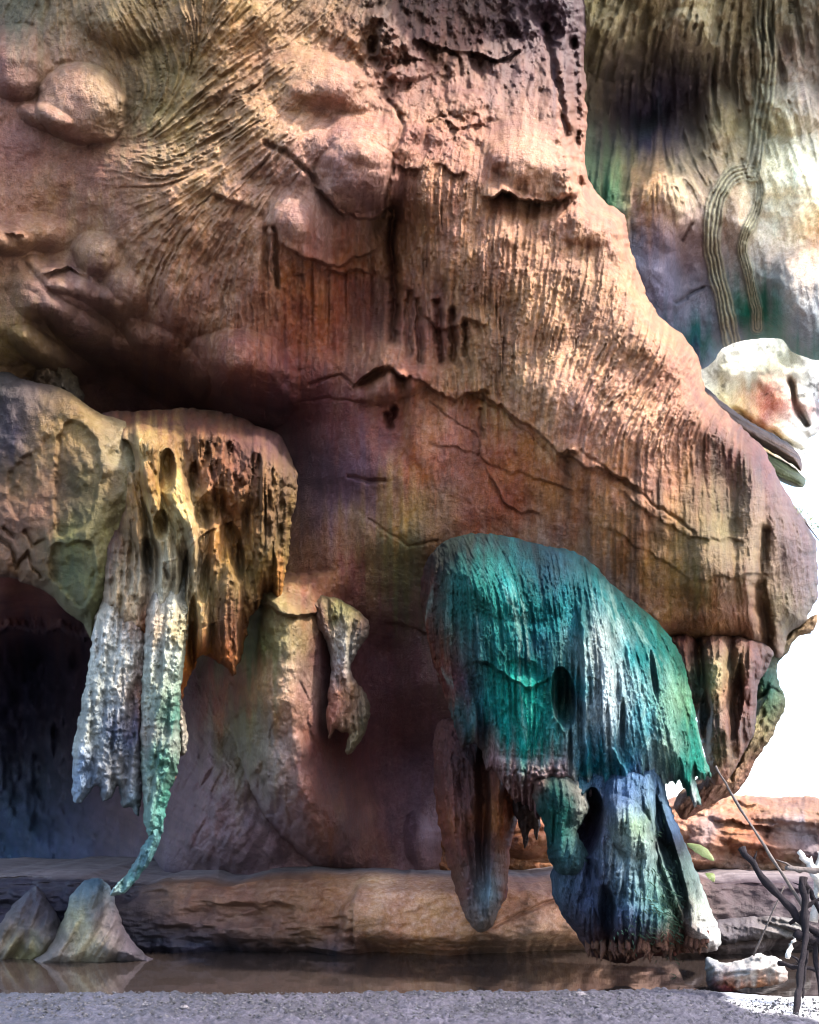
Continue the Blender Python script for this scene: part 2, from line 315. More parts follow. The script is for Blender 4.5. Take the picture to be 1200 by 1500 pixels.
D = D + cracks([([(390, 335), (392, 420)], 5, .12), ([(404, 335), (404, 418)], 4, .18), ([(578, 300), (572, 360), (580, 420), (575, 500)], 7, .45), ([(600, 430), (598, 520)], 6, .2), ([(612, 440), (615, 530)], 5, .2),
      ([(640, 440), (645, 530)], 5, .2), ([(662, 455), (664, 530)], 5, .22), ([(682, 470), (680, 520)], 4, .15), ([(570, 610), (574, 622), (578, 600)], 5, .3), ([(510, 697), (530, 703), (565, 706)], 3, .1),
      ([(630, 590), (700, 640), (700, 668)], 1.8, .04), ([(700, 580), (735, 600), (800, 660), (835, 700)], 1.8, .04), ([(850, 660), (960, 740), (1020, 780)], 2, .05), ([(1110, 860), (1118, 900), (1125, 950)], 9, .4),
      ([(1120, 780), (1112, 850)], 8, .25), ([(840, 60), (845, 150), (848, 270)], 7, .4), ([(800, 40), (815, 120), (830, 200)], 6, .3), ([(560, 300), (590, 180), (560, 130)], 4, .12), ([(705, 640), (702, 600)], 3, .1),
      ([(455, 565), (500, 548), (520, 566)], 2.2, .06), ([(430, 590), (480, 584), (540, 590)], 2.0, .05), ([(540, 760), (600, 800), (640, 790)], 2, .05), ([(390, 210), (430, 230), (465, 270)], 4, .12)], U, V)
comb = field([(0, 0, .35), (120, 150, 0), (50, 250, .03), (150, 280, .05), (180, 330, .12), (60, 400, 0), (140, 380, .1), (200, 60, .8), (230, 150, .9), (240, 250, 1), (300, 200, 1), (300, 330, 1), (250, 380, 1), (300, 440, .9),
      (400, 100, .7), (350, 60, .8), (475, 115, .15), (400, 230, 1), (420, 430, .7), (430, 325, .15), (530, 250, .15), (500, 50, .8), (560, 60, .5), (600, 100, .4), (690, 60, .25), (690, 150, .3), (780, 230, .1), (800, 100, .25), (640, 250, .8), (700, 350, .9), (620, 370, .8), (800, 350, .8),
      (900, 345, .25), (900, 450, .8), (750, 480, 1), (850, 560, 1), (1000, 600, .9), (950, 650, .9), (700, 560, .8), (500, 450, .15), (500, 350, .3), (340, 550, 0), (200, 500, .03), (480, 600, .04), (520, 700, .08), (600, 620, .12), (620, 680, .1), (750, 660, .15), (850, 720, .2), (1000, 780, .2), (1000, 700, .25),
      (1100, 680, .5), (1150, 850, .4), (950, 880, .15), (600, 770, .3), (600, 900, .1), (550, 1050, .05), (600, 1200, .05), (300, 1100, .4), (300, 1200, .3), (50, 1000, 0), (50, 870, .05), (480, 830, .1), (580, 520, .6), (640, 480, .3)], U, V)
TH = dirfield([(0, 0, -60), (180, 40, 60), (230, 90, 70), (240, 170, -50), (215, 250, 10), (260, 230, -15), (300, 180, -30), (350, 90, -35), (420, 60, -40), (400, 200, -42), (300, 280, -40), (220, 320, -35), (260, 350, -55), (230, 400, -70), (320, 400, -70), (400, 420, 85), (480, 400, 90),
      (480, 60, -50), (560, 60, -70), (620, 200, -60), (680, 60, 80), (800, 80, 75), (600, 300, 85), (700, 330, 95), (700, 480, 82), (650, 400, 92), (760, 450, 98), (850, 400, 97), (950, 480, 104), (850, 520, 112), (820, 600, 100), (900, 580, 125), (980, 560, 120), (1030, 600, 128), (950, 660, 96), (1040, 650, 92),
      (700, 600, 88), (600, 540, 100), (600, 700, 90), (900, 800, 90), (1050, 800, 88), (1160, 850, 80), (300, 1100, 60), (300, 1200, 30), (560, 1100, 90), (560, 450, 90)], U, V)
WU = U + 5 * fbm(U / 26, V / 26, 3, 9); WV = V + 5 * fbm(U / 26, V / 26, 3, 10)
l1 = lic(WU, WV, TH, 4.6, 56, 1); l2 = lic(U, V, TH, 3.2, 22, 3)
l3 = lic(U, V, TH, 4.6, 40, 6)
crest = np.exp(-(l1 / .36) ** 2) * smooth(-.9, .7, l3)
slope = smooth(560, 680, U) * smooth(250, 330, V)
rel = (.009 * l1 + .009 * l2 + .040 * crest + .008 * l3) * (1 + .3 * slope)
D = D - comb * rel - .05 * comb * fbm(U / 40, V / 40, 3, 2)
D = D - .20 * fbm(U / 120, V / 110, 3, 1) * smooth(-10, 60, sdW) - .045 * fbm(U / 26, V / 26, 5, 4) * (.22 + .5 * smooth(.02, .2, comb) - .1 * comb) - .02 * np.abs(fbm(U / 12, V / 14, 4, 7))
# crumbly broken rock at the top centre
crum = np.exp(-(((U - 700) / 150) ** 2 + ((V - 60) / 90) ** 2)) + .8 * np.exp(-(((U - 840) / 28) ** 2 + ((V - 200) / 120) ** 2)) + .6 * np.exp(-(((U - 560) / 30) ** 2 + ((V - 60) / 60) ** 2)) + .6 * np.exp(-(((U - 650) / 70) ** 2 + ((V - 190) / 22) ** 2))
D = D - .7 * crum * (.75 * np.abs(fbm(U / 30, V / 40, 5, 6)) + .5 * np.abs(vn(U / 17, V / 24, 3)) * vn(U / 40, V / 40, 8) + .16 * fbm(U / 10, V / 13, 4, 2))
# flutes of the brown lower bank and the red drape under the boss
fl = np.exp(-(((U - 480) / 90) ** 2 + ((V - 450) / 75) ** 4)) + .5 * np.exp(-(((U - 930) / 180) ** 2 + ((V - 790) / 110) ** 4))
D = D - fl * (.10 * fbm(U / 16, V / 260, 3, 3) + .03 * fbm(U / 5, V / 120, 2, 4))
fold = np.exp(-(((U - 300) / 110) ** 2 + ((V - 1160) / 110) ** 2)) * (U < 420)
D = D - fold * (.30 * np.abs(fbm((U + V * .5) / 26, (V - U * .3) / 70, 4, 3)) + .12 * fbm(U / 20, V / 26, 4, 5))
hol = smooth(930, 970, V) * (1 - smooth(150, 260, U)); D = D - hol * 1.6 * fbm(U / 60, V / 110, 4, 2)
# rolled-back outer edge
D = D + 1.3 * (1 - infl(sdW, 46, .5)) * (sdW < 46)
pW = [(20, 20, (96, 96, 80)), (0, 100, (150, 112, 100)), (120, 150, (188, 150, 126)), (66, 172, (150, 118, 105)), (180, 30, (176, 152, 112)), (240, 90, (136, 122, 86)), (200, 120, (120, 100, 66)), (215, 180, (134, 122, 86)), (270, 160, (168, 142, 98)), (60, 230, (146, 106, 94)),
      (150, 270, (156, 112, 96)), (60, 335, (176, 136, 108)), (140, 370, (200, 168, 138)), (300, 240, (202, 164, 124)), (350, 60, (178, 134, 92)), (430, 40, (172, 138, 100)), (470, 120, (196, 150, 126)), (540, 200, (192, 142, 120)), (530, 270, (160, 122, 118)), (400, 190, (196, 154, 122)),
      (500, 60, (160, 116, 84)), (560, 50, (104, 72, 58)), (600, 30, (84, 58, 48)), (620, 130, (136, 94, 78)), (700, 40, (88, 64, 60)), (800, 60, (78, 58, 66)), (690, 145, (162, 118, 100)), (780, 120, (112, 82, 78)), (780, 230, (198, 152, 128)), (700, 215, (172, 122, 100)), (820, 265, (198, 150, 126)),
      (845, 150, (130, 92, 78)), (640, 260, (180, 126, 98)), (300, 330, (198, 156, 122)), (250, 400, (186, 140, 114)), (350, 420, (182, 136, 108)), (430, 320, (188, 146, 132)), (500, 355, (140, 96, 78)), (560, 330, (156, 110, 84)), (430, 420, (160, 98, 66)), (450, 480, (140, 76, 48)), (500, 440, (146, 76, 50)),
      (550, 460, (116, 64, 46)), (660, 400, (192, 144, 110)), (750, 400, (196, 148, 112)), (880, 400, (192, 146, 112)), (900, 335, (192, 142, 116)), (760, 500, (200, 154, 116)), (900, 500, (196, 150, 116)), (1000, 560, (190, 138, 106)), (850, 590, (222, 172, 148)), (950, 640, (222, 166, 142)), (800, 620, (210, 165, 130)),
      (640, 485, (124, 72, 58)), (598, 470, (130, 82, 66)), (700, 560, (176, 136, 96)), (570, 525, (184, 132, 106)), (630, 600, (160, 104, 76)), (700, 620, (160, 100, 66)), (620, 680, (166, 92, 50)), (660, 650, (165, 110, 90)), (780, 660, (166, 104, 62)), (645, 725, (124, 88, 70)), (720, 745, (156, 88, 50)), (580, 750, (196, 150, 92)),
      (575, 810, (122, 116, 74)), (620, 800, (120, 90, 60)), (480, 570, (108, 62, 60)), (520, 610, (128, 74, 68)), (455, 680, (84, 60, 66)), (500, 650, (108, 68, 70)), (520, 730, (124, 92, 100)), (545, 690, (92, 64, 74)), (480, 780, (142, 102, 82)), (480, 815, (138, 92, 62)), (860, 710, (168, 112, 70)), (950, 760, (150, 108, 68)),
      (900, 830, (172, 126, 84)), (1000, 700, (150, 104, 68)), (1060, 665, (96, 56, 44)), (1110, 690, (80, 44, 40)), (1060, 780, (118, 108, 72)), (1040, 860, (124, 100, 62)), (1102, 790, (150, 126, 100)), (1150, 800, (88, 68, 62)), (1180, 860, (80, 62, 56)), (1150, 890, (100, 90, 68)), (970, 890, (176, 130, 90)), (1050, 920, (140, 94, 56)), (1100, 900, (110, 76, 50)),
      (880, 845, (225, 200, 185)), (60, 440, (122, 92, 84)), (130, 415, (146, 116, 108)), (20, 500, (120, 100, 60)), (100, 500, (108, 84, 68)), (220, 530, (122, 84, 66)), (200, 590, (108, 80, 80)), (340, 550, (120, 72, 58)), (390, 600, (104, 64, 66)), (450, 850, (140, 92, 70)), (520, 850, (130, 78, 66)), (590, 870, (90, 84, 58)),  # first point paints a sunlit patch on the wall behind the mossy cap
      (560, 920, (112, 72, 70)), (600, 1000, (112, 70, 70)), (560, 1120, (108, 70, 76)), (620, 1200, (120, 92, 108)), (560, 1230, (118, 76, 70)), (540, 1000, (112, 72, 72)), (300, 1040, (98, 62, 60)), (300, 1130, (150, 124, 134)), (330, 1180, (160, 136, 146)), (280, 1230, (110, 92, 104)), (380, 900, (144, 140, 96)), (420, 930, (160, 148, 104)), (370, 960, (128, 138, 86)), (440, 960, (140, 116, 92)), (380, 1010, (206, 176, 130)), (350, 1030, (176, 120, 84)), (440, 1000, (196, 166, 150)), (400, 1050, (206, 168, 136)), (360, 1060, (150, 140, 92)), (400, 1090, (216, 200, 196)), (450, 1090, (150, 100, 86)), (380, 1120, (160, 150, 130)), (400, 1150, (212, 192, 188)), (450, 1160, (140, 90, 80)), (400, 1190, (170, 150, 165)), (480, 1220, (140, 92, 76)), (520, 1240, (104, 70, 70)), (470, 950, (110, 68, 66)), (475, 1060, (124, 78, 74)), (490, 1150, (110, 72, 76)), (340, 1000, (170, 110, 80)), (300, 980, (90, 56, 52)), (250, 1000, (70, 50, 56)), (40, 880, (150, 94, 82)), (60, 960, (84, 72, 88)), (60, 1150, (84, 98, 132)), (20, 1300, (84, 118, 168)), (180, 1200, (96, 78, 92))]  # last points put the left hollow's bluish haze into the rock colour
cW = pigments(pW, U, V, 16, 1, .80, .74, sat=1.05, drip=46.0) * np.array([1.08, .96, .86])
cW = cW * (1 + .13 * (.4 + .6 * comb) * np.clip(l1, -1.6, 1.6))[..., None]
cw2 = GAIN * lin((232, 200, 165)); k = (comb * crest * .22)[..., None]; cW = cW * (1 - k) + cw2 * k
# water stains running down the banks
for (u, a, b, wd, dk) in [(832, 665, 770, 9, .55), (930, 690, 870, 10, .55), (965, 700, 840, 9, .5), (880, 690, 760, 7, .3), (1010, 700, 900, 9, .3), (700, 600, 700, 12, .4), (722, 480, 520, 6, .3), (1020, 640, 720, 8, .5), (1048, 640, 720, 7, .5), (470, 400, 540, 8, -.25), (520, 400, 530, 14, .35), (440, 400, 500, 9, .25), (555, 400, 540, 14, .4), (905, 720, 860, 7, .25), (860, 700, 800, 8, .2)]:
    st = np.exp(-((U + 3 * fbm(U / 20, V / 30, 2, 3) - u) / wd) ** 2) * smooth(a - 15, a + 15, V) * (1 - smooth(b - 60, b + 30, V)); cW = cW * (1 - dk * st[..., None])
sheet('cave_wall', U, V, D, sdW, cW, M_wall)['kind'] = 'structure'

# ================================================================== RIGHT-HAND CEILING BEHIND
U, V = grid(840, 1206, 0, 560, 1.7, 400, 420, 14)
sd = poly_sd([(700, -420), (760, 200), (800, 400), (900, 480), (1000, 535), (1022, 542), (1045, 530), (1060, 510), (1088, 499), (1125, 495), (1145, 498), (1160, 515), (1185, 524), (1240, 530), (1400, 500), (1600, 420), (1600, -420)], U, V, 2, 12, 3)
dp = [(700, -420, 12.5), (1600, -420, 12), (850, 0, 13.4), (1000, 0, 13.2), (1100, 0, 13.6), (1200, 0, 13.2), (900, 150, 14.9), (940, 170, 15.2), (1000, 150, 14.8), (1040, 200, 14.4), (1120, 150, 14.2), (900, 280, 14.0), (980, 270, 13.8), (1000, 400, 14.8), (960, 400, 14.4), (1075, 330, 14.2), (1150, 300, 14.2), (1200, 300, 14), (1080, 450, 15), (1150, 420, 14.4), (1190, 480, 14.6), (1030, 530, 15.4), (1500, 300, 14)]
D = rbf([(a, b) for a, b, _ in dp], U, V, [c for *_, c in dp])[..., 0]
D -= bumps([(975, 310, 90, 80, 30, .34, 2), (950, 400, 60, 90, 0, .3, 1.2), (1165, 270, 70, 90, 0, .35, 1.5), (1175, 440, 60, 90, 0, .42, 1.3), (1082, 315, 30, 60, 0, .22, 1.2), (1050, 170, 30, 50, 0, .3, 1), (1160, 160, 60, 40, 0, .35, 1), (900, 60, 60, 60, 0, .3, 1), (1000, 60, 60, 50, 0, .3, 1)], U, V)
# the twin flowstone ribs and the loop they make
ribs = [[(1128, -60), (1124, 30), (1132, 90), (1120, 180), (1104, 250)], [(1112, -60), (1110, 20), (1118, 90), (1108, 180), (1098, 250)], [(1098, 252), (1070, 262), (1050, 290), (1042, 330), (1044, 380), (1060, 440), (1074, 510)],
        [(1104, 250), (1114, 272), (1108, 310), (1090, 345), (1086, 370), (1094, 400), (1104, 440), (1112, 470)]]
band = np.zeros(U.shape); stripe = np.zeros(U.shape); core = np.zeros(U.shape)
for j, q in enumerate([[(1122, -80), (1118, 30), (1126, 90), (1114, 180), (1102, 254)], [(1102, 250), (1074, 258), (1052, 288), (1044, 330), (1046, 380), (1060, 440), (1076, 520)], [(1102, 250), (1114, 272), (1108, 310), (1092, 345), (1088, 370), (1096, 400), (1106, 445), (1110, 480)]]):
    d = seg_dist(catmull(q, False, 6), U + 2.5 * fbm(U / 12, V / 22, 3, 2), V, False); w_ = (17, 13, 9)[j]
    bd = np.exp(-(d / w_) ** 6); band = np.maximum(band, bd); stripe = np.maximum(stripe, bd * (.5 + .5 * np.cos(2 * np.pi * d / (w_ / 2.2) + np.pi * (j != 1)))); core = np.maximum(core, np.exp(-(d / (w_ * .3)) ** 2))
D -= .05 * band + .045 * stripe
TH = dirfield([(870, 50, 105), (950, 40, 105), (1050, 60, 100), (1150, 60, 85), (1180, 150, 80), (900, 200, 92), (1000, 250, 60), (940, 250, 110), (1060, 250, 70), (1100, 400, 80), (900, 280, 95)], U, V)
cm = field([(870, 40, 1), (1000, 30, 1), (1180, 60, .9), (1170, 160, .8), (900, 180, .6), (960, 170, .5), (1060, 200, .8), (1000, 250, 1), (940, 240, .8), (890, 270, .8), (970, 310, .15), (960, 420, .1), (1080, 310, .15), (1170, 290, .1), (1160, 440, .15), (1020, 520, .2)], U, V)
l1 = lic(U, V, TH, 7, 40, 2); cr = np.exp(-(l1 / .45) ** 2)
D = D - cm * (.04 * l1 + .05 * cr) - .18 * fbm(U / 90, V / 90, 4, 2) - .03 * fbm(U / 18, V / 18, 4, 3)
D = D + cracks([([(990, 445), (1010, 430), (1030, 420)], 2.5, .1), ([(1000, 350), (1012, 330)], 3, .1), ([(850, 300), (850, 430), (960, 470)], 2, .05)], U, V)
D = D + 1.4 * (1 - infl(sd, 40, .5)) * (sd < 40)
pR = [(870, 30, (160, 145, 112)), (950, 40, (166, 150, 120)), (1040, 30, (170, 155, 125)), (1180, 40, (150, 140, 120)), (900, 110, (120, 104, 90)), (930, 150, (66, 56, 62)), (980, 180, (58, 50, 58)), (1030, 130, (84, 74, 70)), (890, 180, (72, 62, 56)), (1000, 110, (86, 74, 72)), (1090, 60, (150, 135, 105)), (1080, 180, (160, 145, 110)), (950, 210, (56, 48, 60)),
      (1140, 180, (205, 195, 165)), (1180, 190, (200, 190, 170)), (1160, 90, (170, 150, 135)), (885, 260, (104, 116, 84)), (900, 290, (92, 122, 84)), (990, 260, (184, 160, 130)), (960, 290, (196, 150, 116)), (940, 300, (178, 132, 108)), (1010, 290, (170, 148, 132)), (950, 350, (128, 112, 118)), (1000, 400, (128, 122, 134)), (970, 440, (118, 112, 128)), (1080, 300, (200, 175, 150)), (1070, 360, (170, 155, 145)),
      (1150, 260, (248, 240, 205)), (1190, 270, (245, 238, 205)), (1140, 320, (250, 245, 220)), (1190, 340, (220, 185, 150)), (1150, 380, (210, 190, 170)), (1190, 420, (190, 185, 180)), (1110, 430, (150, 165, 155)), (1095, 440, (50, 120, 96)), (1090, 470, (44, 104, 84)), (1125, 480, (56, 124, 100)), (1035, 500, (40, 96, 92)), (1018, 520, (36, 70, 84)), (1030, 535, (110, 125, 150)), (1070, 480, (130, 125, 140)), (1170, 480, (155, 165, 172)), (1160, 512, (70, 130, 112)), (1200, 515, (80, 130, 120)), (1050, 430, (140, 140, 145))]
cR = pigments(pR, U, V, 14, 3, 1.2, .85, sat=1.25, drip=34.0) * (1 + 1.1 * np.exp(-(((U - 1165) / 75) ** 2 + ((V - 280) / 80) ** 2)) + .4 * np.exp(-(((U - 1170) / 60) ** 2 + ((V - 170) / 60) ** 2)))[..., None]  # pigment raised at the right to paint in a patch of sunlight
k = (band * .7)[..., None]; cR = cR * (1 - k) + GAIN * lin((96, 96, 70)) * k; k = (stripe * .8)[..., None]; cR = cR * (1 - k) + GAIN * 1.5 * lin((226, 214, 172)) * k
cR *= (1 + .2 * cm * np.clip(l1, -1.5, 1.5))[..., None]
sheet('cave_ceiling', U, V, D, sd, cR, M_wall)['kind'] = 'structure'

# ================================================================== SUNLIT CLIFF BEYOND THE OPENING
U, V = grid(990, 1300, 470, 740, 1.8)
sd = poly_sd([(980, 460), (1300, 440), (1300, 560), (1205, 575), (1203, 600), (1200, 625), (1190, 640), (1180, 650), (1180, 705), (1150, 700), (1120, 700), (1040, 690), (980, 620)], U, V, 5, 16, 5)
D = 19 + (U - 1000) / 90 - (560 - V) / 120 - .4 * fbm(U / 80, V / 80, 3, 5) - .05 * fbm(U / 12, V / 12, 3, 6) + cracks([([(1158, 560), (1165, 590), (1180, 620)], 5, .5), ([(1075, 600), (1140, 640), (1172, 660)], 4, .4), ([(1075, 640), (1150, 690)], 4, .4)], U, V)
D = D + 1.0 * (1 - infl(sd, 20, .5)) * (sd < 20)
c = pigments([(1040, 540, (225, 222, 205)), (1100, 520, (228, 225, 208)), (1110, 545, (150, 150, 130)), (1150, 520, (150, 150, 125)), (1060, 570, (215, 205, 170)), (1130, 590, (198, 120, 100)), (1120, 600, (200, 130, 110)), (1060, 600, (214, 196, 150)), (1170, 580, (190, 185, 170)), (1185, 600, (130, 100, 98)), (1200, 560, (228, 226, 222)), (1160, 640, (222, 218, 205)), (1130, 660, (205, 180, 140)), (1250, 520, (225, 225, 225))], U, V, 22, 6, 2.3)
sp = smooth(.30, .45, fbm(U / 7, V / 7, 3, 9)) * smooth(-.1, .4, fbm(U / 45, V / 45, 2, 3)); c = c * (1 - .65 * sp[..., None])
tag(sheet('sunlit_cliff', U, V, D, sd, c, M_stone, None, D + 2.0), 'white sunlit rock face with rusty red patch seen through the opening', 'rock face')
for (pp, cc, lab, s_) in [([(1030, 566), (1060, 590), (1100, 618), (1140, 640), (1170, 665), (1174, 690), (1160, 680), (1130, 662), (1090, 640), (1050, 615), (1025, 590)], (140, 112, 98), 'upper of two brown layered rock bands slanting across the white opening', 3),
                          ([(1060, 632), (1100, 652), (1150, 676), (1178, 700), (1175, 714), (1150, 708), (1118, 690), (1090, 665), (1055, 648)], (112, 116, 82), 'lower mossy green rock band ending in a blunt tip against white sky', 7)]:
    U, V = grid(1015, 1185, 555, 725, 1.5); sd = poly_sd(pp, U, V, 1.5, 10, s_)
    D = 16.2 - .5 * infl(sd, 14) - .06 * fbm((V - U * .55) / 3.2, (U + V * .55) / 60, 2, s_)
    col = .5 * lin(cc)[None, None] * (1 + .9 * fbm((V - U * .55) / 3.5, (U + V * .55) / 60, 2, s_ + 1))[..., None]
    tag(sheet('rock_band', U, V, D, sd, col, M_drip, None, 16.2 + .4 * infl(sd, 14)), lab, 'rock', 'slanting rock bands in the opening')

# ================================================================== LEFT: OLIVE ROCK SHOULDER
U, V = grid(0, 222, 530, 950, 1.7, 400, 0, 14); 
sd = poly_sd([(-420, 540), (-100, 548), (0, 545), (30, 553), (60, 562), (90, 568), (120, 588), (148, 606), (190, 622), (215, 680), (212, 750), (196, 820), (172, 870), (150, 905), (136, 938), (122, 915), (98, 897), (70, 868), (30, 852), (-20, 846), (-420, 850)], U, V, 2, 12, 4)
D = 12.45 - .5 * infl(sd, 34, .5) - .25 * infl(sd, 130, 1.0) + .0035 * np.maximum(0, 60 - U) - .25 * smooth(60, 130, U) - .2 * fbm(U / 60, V / 80, 4, 6) - .05 * fbm(U / 14, V / 18, 4, 7)
p1 = poly_sd([(100, 615), (130, 630), (148, 670), (140, 740), (120, 775), (85, 785), (80, 720), (84, 650)], U, V, 4, 14, 6); p2 = poly_sd([(95, 795), (135, 798), (140, 850), (120, 890), (95, 870), (72, 840), (76, 800)], U, V, 4, 14, 7)
p3 = poly_sd([(15, 690), (45, 665), (52, 720), (30, 760), (8, 740)], U, V, 5, 14, 7)
D += .10 * smooth(-2, 5, p1) + .10 * smooth(-2, 5, p2) + .08 * smooth(-2, 6, p3)
D += cracks([([(0, 790), (15, 800), (25, 830), (40, 810), (60, 845)], 3, .12), ([(40, 780), (50, 800), (65, 790)], 3, .1), ([(8, 775), (20, 785)], 3, .1)], U, V)
c = pigments([(0, 560, (84, 74, 70)), (60, 575, (118, 98, 90)), (20, 640, (92, 78, 88)), (90, 600, (156, 126, 92)), (60, 640, (176, 144, 108)), (130, 620, (176, 146, 104)), (115, 700, (108, 92, 58)), (60, 700, (176, 138, 110)), (60, 760, (176, 134, 110)), (30, 700, (132, 106, 78)), (20, 800, (156, 122, 100)), (110, 740, (100, 88, 52)), (155, 700, (186, 158, 118)), (100, 840, (86, 92, 58)),
      (90, 785, (130, 120, 80)), (150, 800, (176, 162, 118)), (130, 900, (130, 128, 92)), (40, 850, (160, 126, 96)), (-400, 700, (120, 100, 80)), (165, 680, (205, 185, 150))], U, V, 10, 2, .6, 1.0, 1.35)
tag(sheet('rock_shoulder', U, V, D, sd, c, M_wall, None, 12.75 + .4 * infl(sd, 70)), 'rounded olive and tan rock shoulder at the left edge, left of the dripping curtain', 'rock')
# dark crusty rock peeping out above it
U, V = grid(-60, 140, 450, 620, 1.8); sd = poly_sd([(-60, 470), (0, 505), (30, 512), (60, 508), (90, 525), (110, 550), (124, 585), (110, 600), (60, 590), (0, 570), (-60, 560)], U, V, 4, 12, 4)
D = 13.4 - .6 * infl(sd, 30) - .22 * fbm(U / 12, V / 16, 4, 4)
tag(sheet('crusty_rock', U, V, D, sd, pigments([(0, 480, (120, 105, 50)), (40, 530, (110, 84, 62)), (100, 560, (92, 76, 58)), (0, 540, (36, 34, 44)), (60, 580, (90, 70, 55))], U, V, 10, 4), M_drip, None, 13.5 + .3 * infl(sd, 30)), 'dark crusty brown rock wedged above the olive shoulder at left edge', 'rock')

# ================================================================== LEFT: DRIPPING FLOWSTONE CURTAIN
cur = empty('flowstone_curtain', at(250, 1310, 11.4), 'tattered tan and white dripstone curtain hanging over the dark hollow at left', 'flowstone')
U, V = grid(130, 450, 590, 1120, 1.5)
sd = poly_sd([(148, 606), (200, 602), (280, 598), (330, 605), (375, 622), (410, 638), (425, 665), (436, 700), (436, 735), (426, 765), (424, 810), (418, 845), (413, 878), (400, 876), (390, 870), (378, 892), (366, 905), (360, 940), (350, 972), (342, 990), (330, 978), (312, 966), (292, 962), (284, 980), (272, 1005), (264, 1030), (255, 1010), (240, 960), (150, 960), (136, 935), (140, 880), (150, 800), (172, 740), (180, 700), (165, 650)], U, V, 3, 9, 8)
th = dirfield([(200, 650, 88), (300, 650, 90), (400, 650, 92), (200, 800, 92), (250, 760, 60), (300, 800, 96), (400, 800, 90), (300, 900, 92), (330, 950, 85)], U, V)
a1 = lic(U, V, th, 15, 90, 4); a2 = lic(U, V, th, 6, 36, 5); a3 = np.abs(vn(U / 9, V / 16, 6))
D = 12.2 - .8 * infl(sd, 60, .5) - (.07 * a1 + .035 * a2 + .04 * np.exp(-(a2 / .4) ** 2)) * smooth(600, 660, V) + .03 * a3 - .10 * fbm(U / 22, V / 44, 5, 2) - .14 * np.abs(fbm(U / 30, V / 70, 3, 7)) * smooth(610, 680, V)
D -= bumps([(212, 665, 22, 60, -10, .45, .8), (232, 760, 16, 90, -14, .45, .8), (262, 740, 22, 90, -12, .5, .8), (250, 830, 22, 60, 0, .3, 1), (300, 780, 30, 120, 8, .3, 1), (400, 760, 34, 120, 0, .3, .8), (350, 700, 40, 60, 0, .25, 1), (180, 830, 36, 90, 0, .3, .9), (330, 850, 26, 90, 0, .3, 1), (290, 920, 20, 80, 6, .3, 1), (195, 720, 16, 90, -8, .3, .9)], U, V)
D += bumps([(186, 668, 16, 26, -25, .7, .8), (245, 690, 14, 34, 0, .6, .8), (310, 745, 22, 34, 30, .4, .9), (236, 770, 12, 24, 0, .5, .8), (345, 810, 12, 46, -8, .5, .8), (215, 815, 9, 30, -6, .5, .8), (290, 700, 16, 28, 0, .3, 1), (340, 665, 16, 22, 0, .35, .9), (375, 680, 10, 18, 0, .3, .9), (300, 665, 10, 22, 0, .3, .9), (318, 655, 8, 16, 0, .25, .9), (282, 930, 8, 60, 3, .6, .8), (355, 940, 10, 50, 0, .3, .9), (300, 850, 8, 40, 8, .3, .9), (270, 850, 5, 50, 6, .35, .9)], U, V)
top = 600 + np.interp(U, [150, 300, 380, 430], [4, 0, 24, 60]); D += .75 * (1 - smooth(0, 60, V - top)) ** 2
D -= .22 * np.abs(fbm(U / 16, V / 26, 4, 3)) * smooth(590, 630, V) * (1 - smooth(720, 800, V)) * smooth(240, 300, U)
c = pigments([(170, 620, (110, 68, 52)), (240, 612, (112, 70, 52)), (330, 618, (118, 74, 56)), (400, 645, (100, 66, 62)), (212, 650, (176, 146, 104)), (225, 700, (170, 132, 88)), (275, 650, (130, 94, 66)), (300, 700, (156, 110, 80)), (350, 680, (140, 94, 72)), (300, 640, (128, 88, 62)), (260, 720, (205, 176, 128)), (270, 770, (214, 190, 145)), (195, 720, (170, 128, 84)),
      (168, 700, (214, 200, 172)), (160, 800, (108, 82, 74)), (190, 800, (150, 118, 90)), (250, 820, (222, 208, 180)), (240, 880, (224, 216, 196)), (310, 800, (184, 140, 96)), (340, 760, (160, 112, 78)), (400, 720, (138, 106, 72)), (405, 800, (136, 112, 72)), (380, 840, (140, 112, 72)), (350, 860, (132, 104, 72)), (300, 870, (160, 134, 92)), (410, 850, (190, 136, 88)), (330, 900, (150, 110, 84)),
      (310, 940, (160, 112, 84)), (350, 940, (186, 130, 92)), (285, 900, (206, 176, 130)), (280, 960, (200, 130, 78)), (180, 880, (206, 180, 150)), (200, 940, (150, 88, 62)), (160, 940, (200, 194, 186))], U, V, 9, 5, .9, 1.0, 1.3, 30.0)
c *= (1 + .12 * np.clip(a2, -1.6, 1.6))[..., None]
sheet('curtain', U, V, D, sd, c, M_drip, cur, 12.3 + .3 * infl(sd, 40))
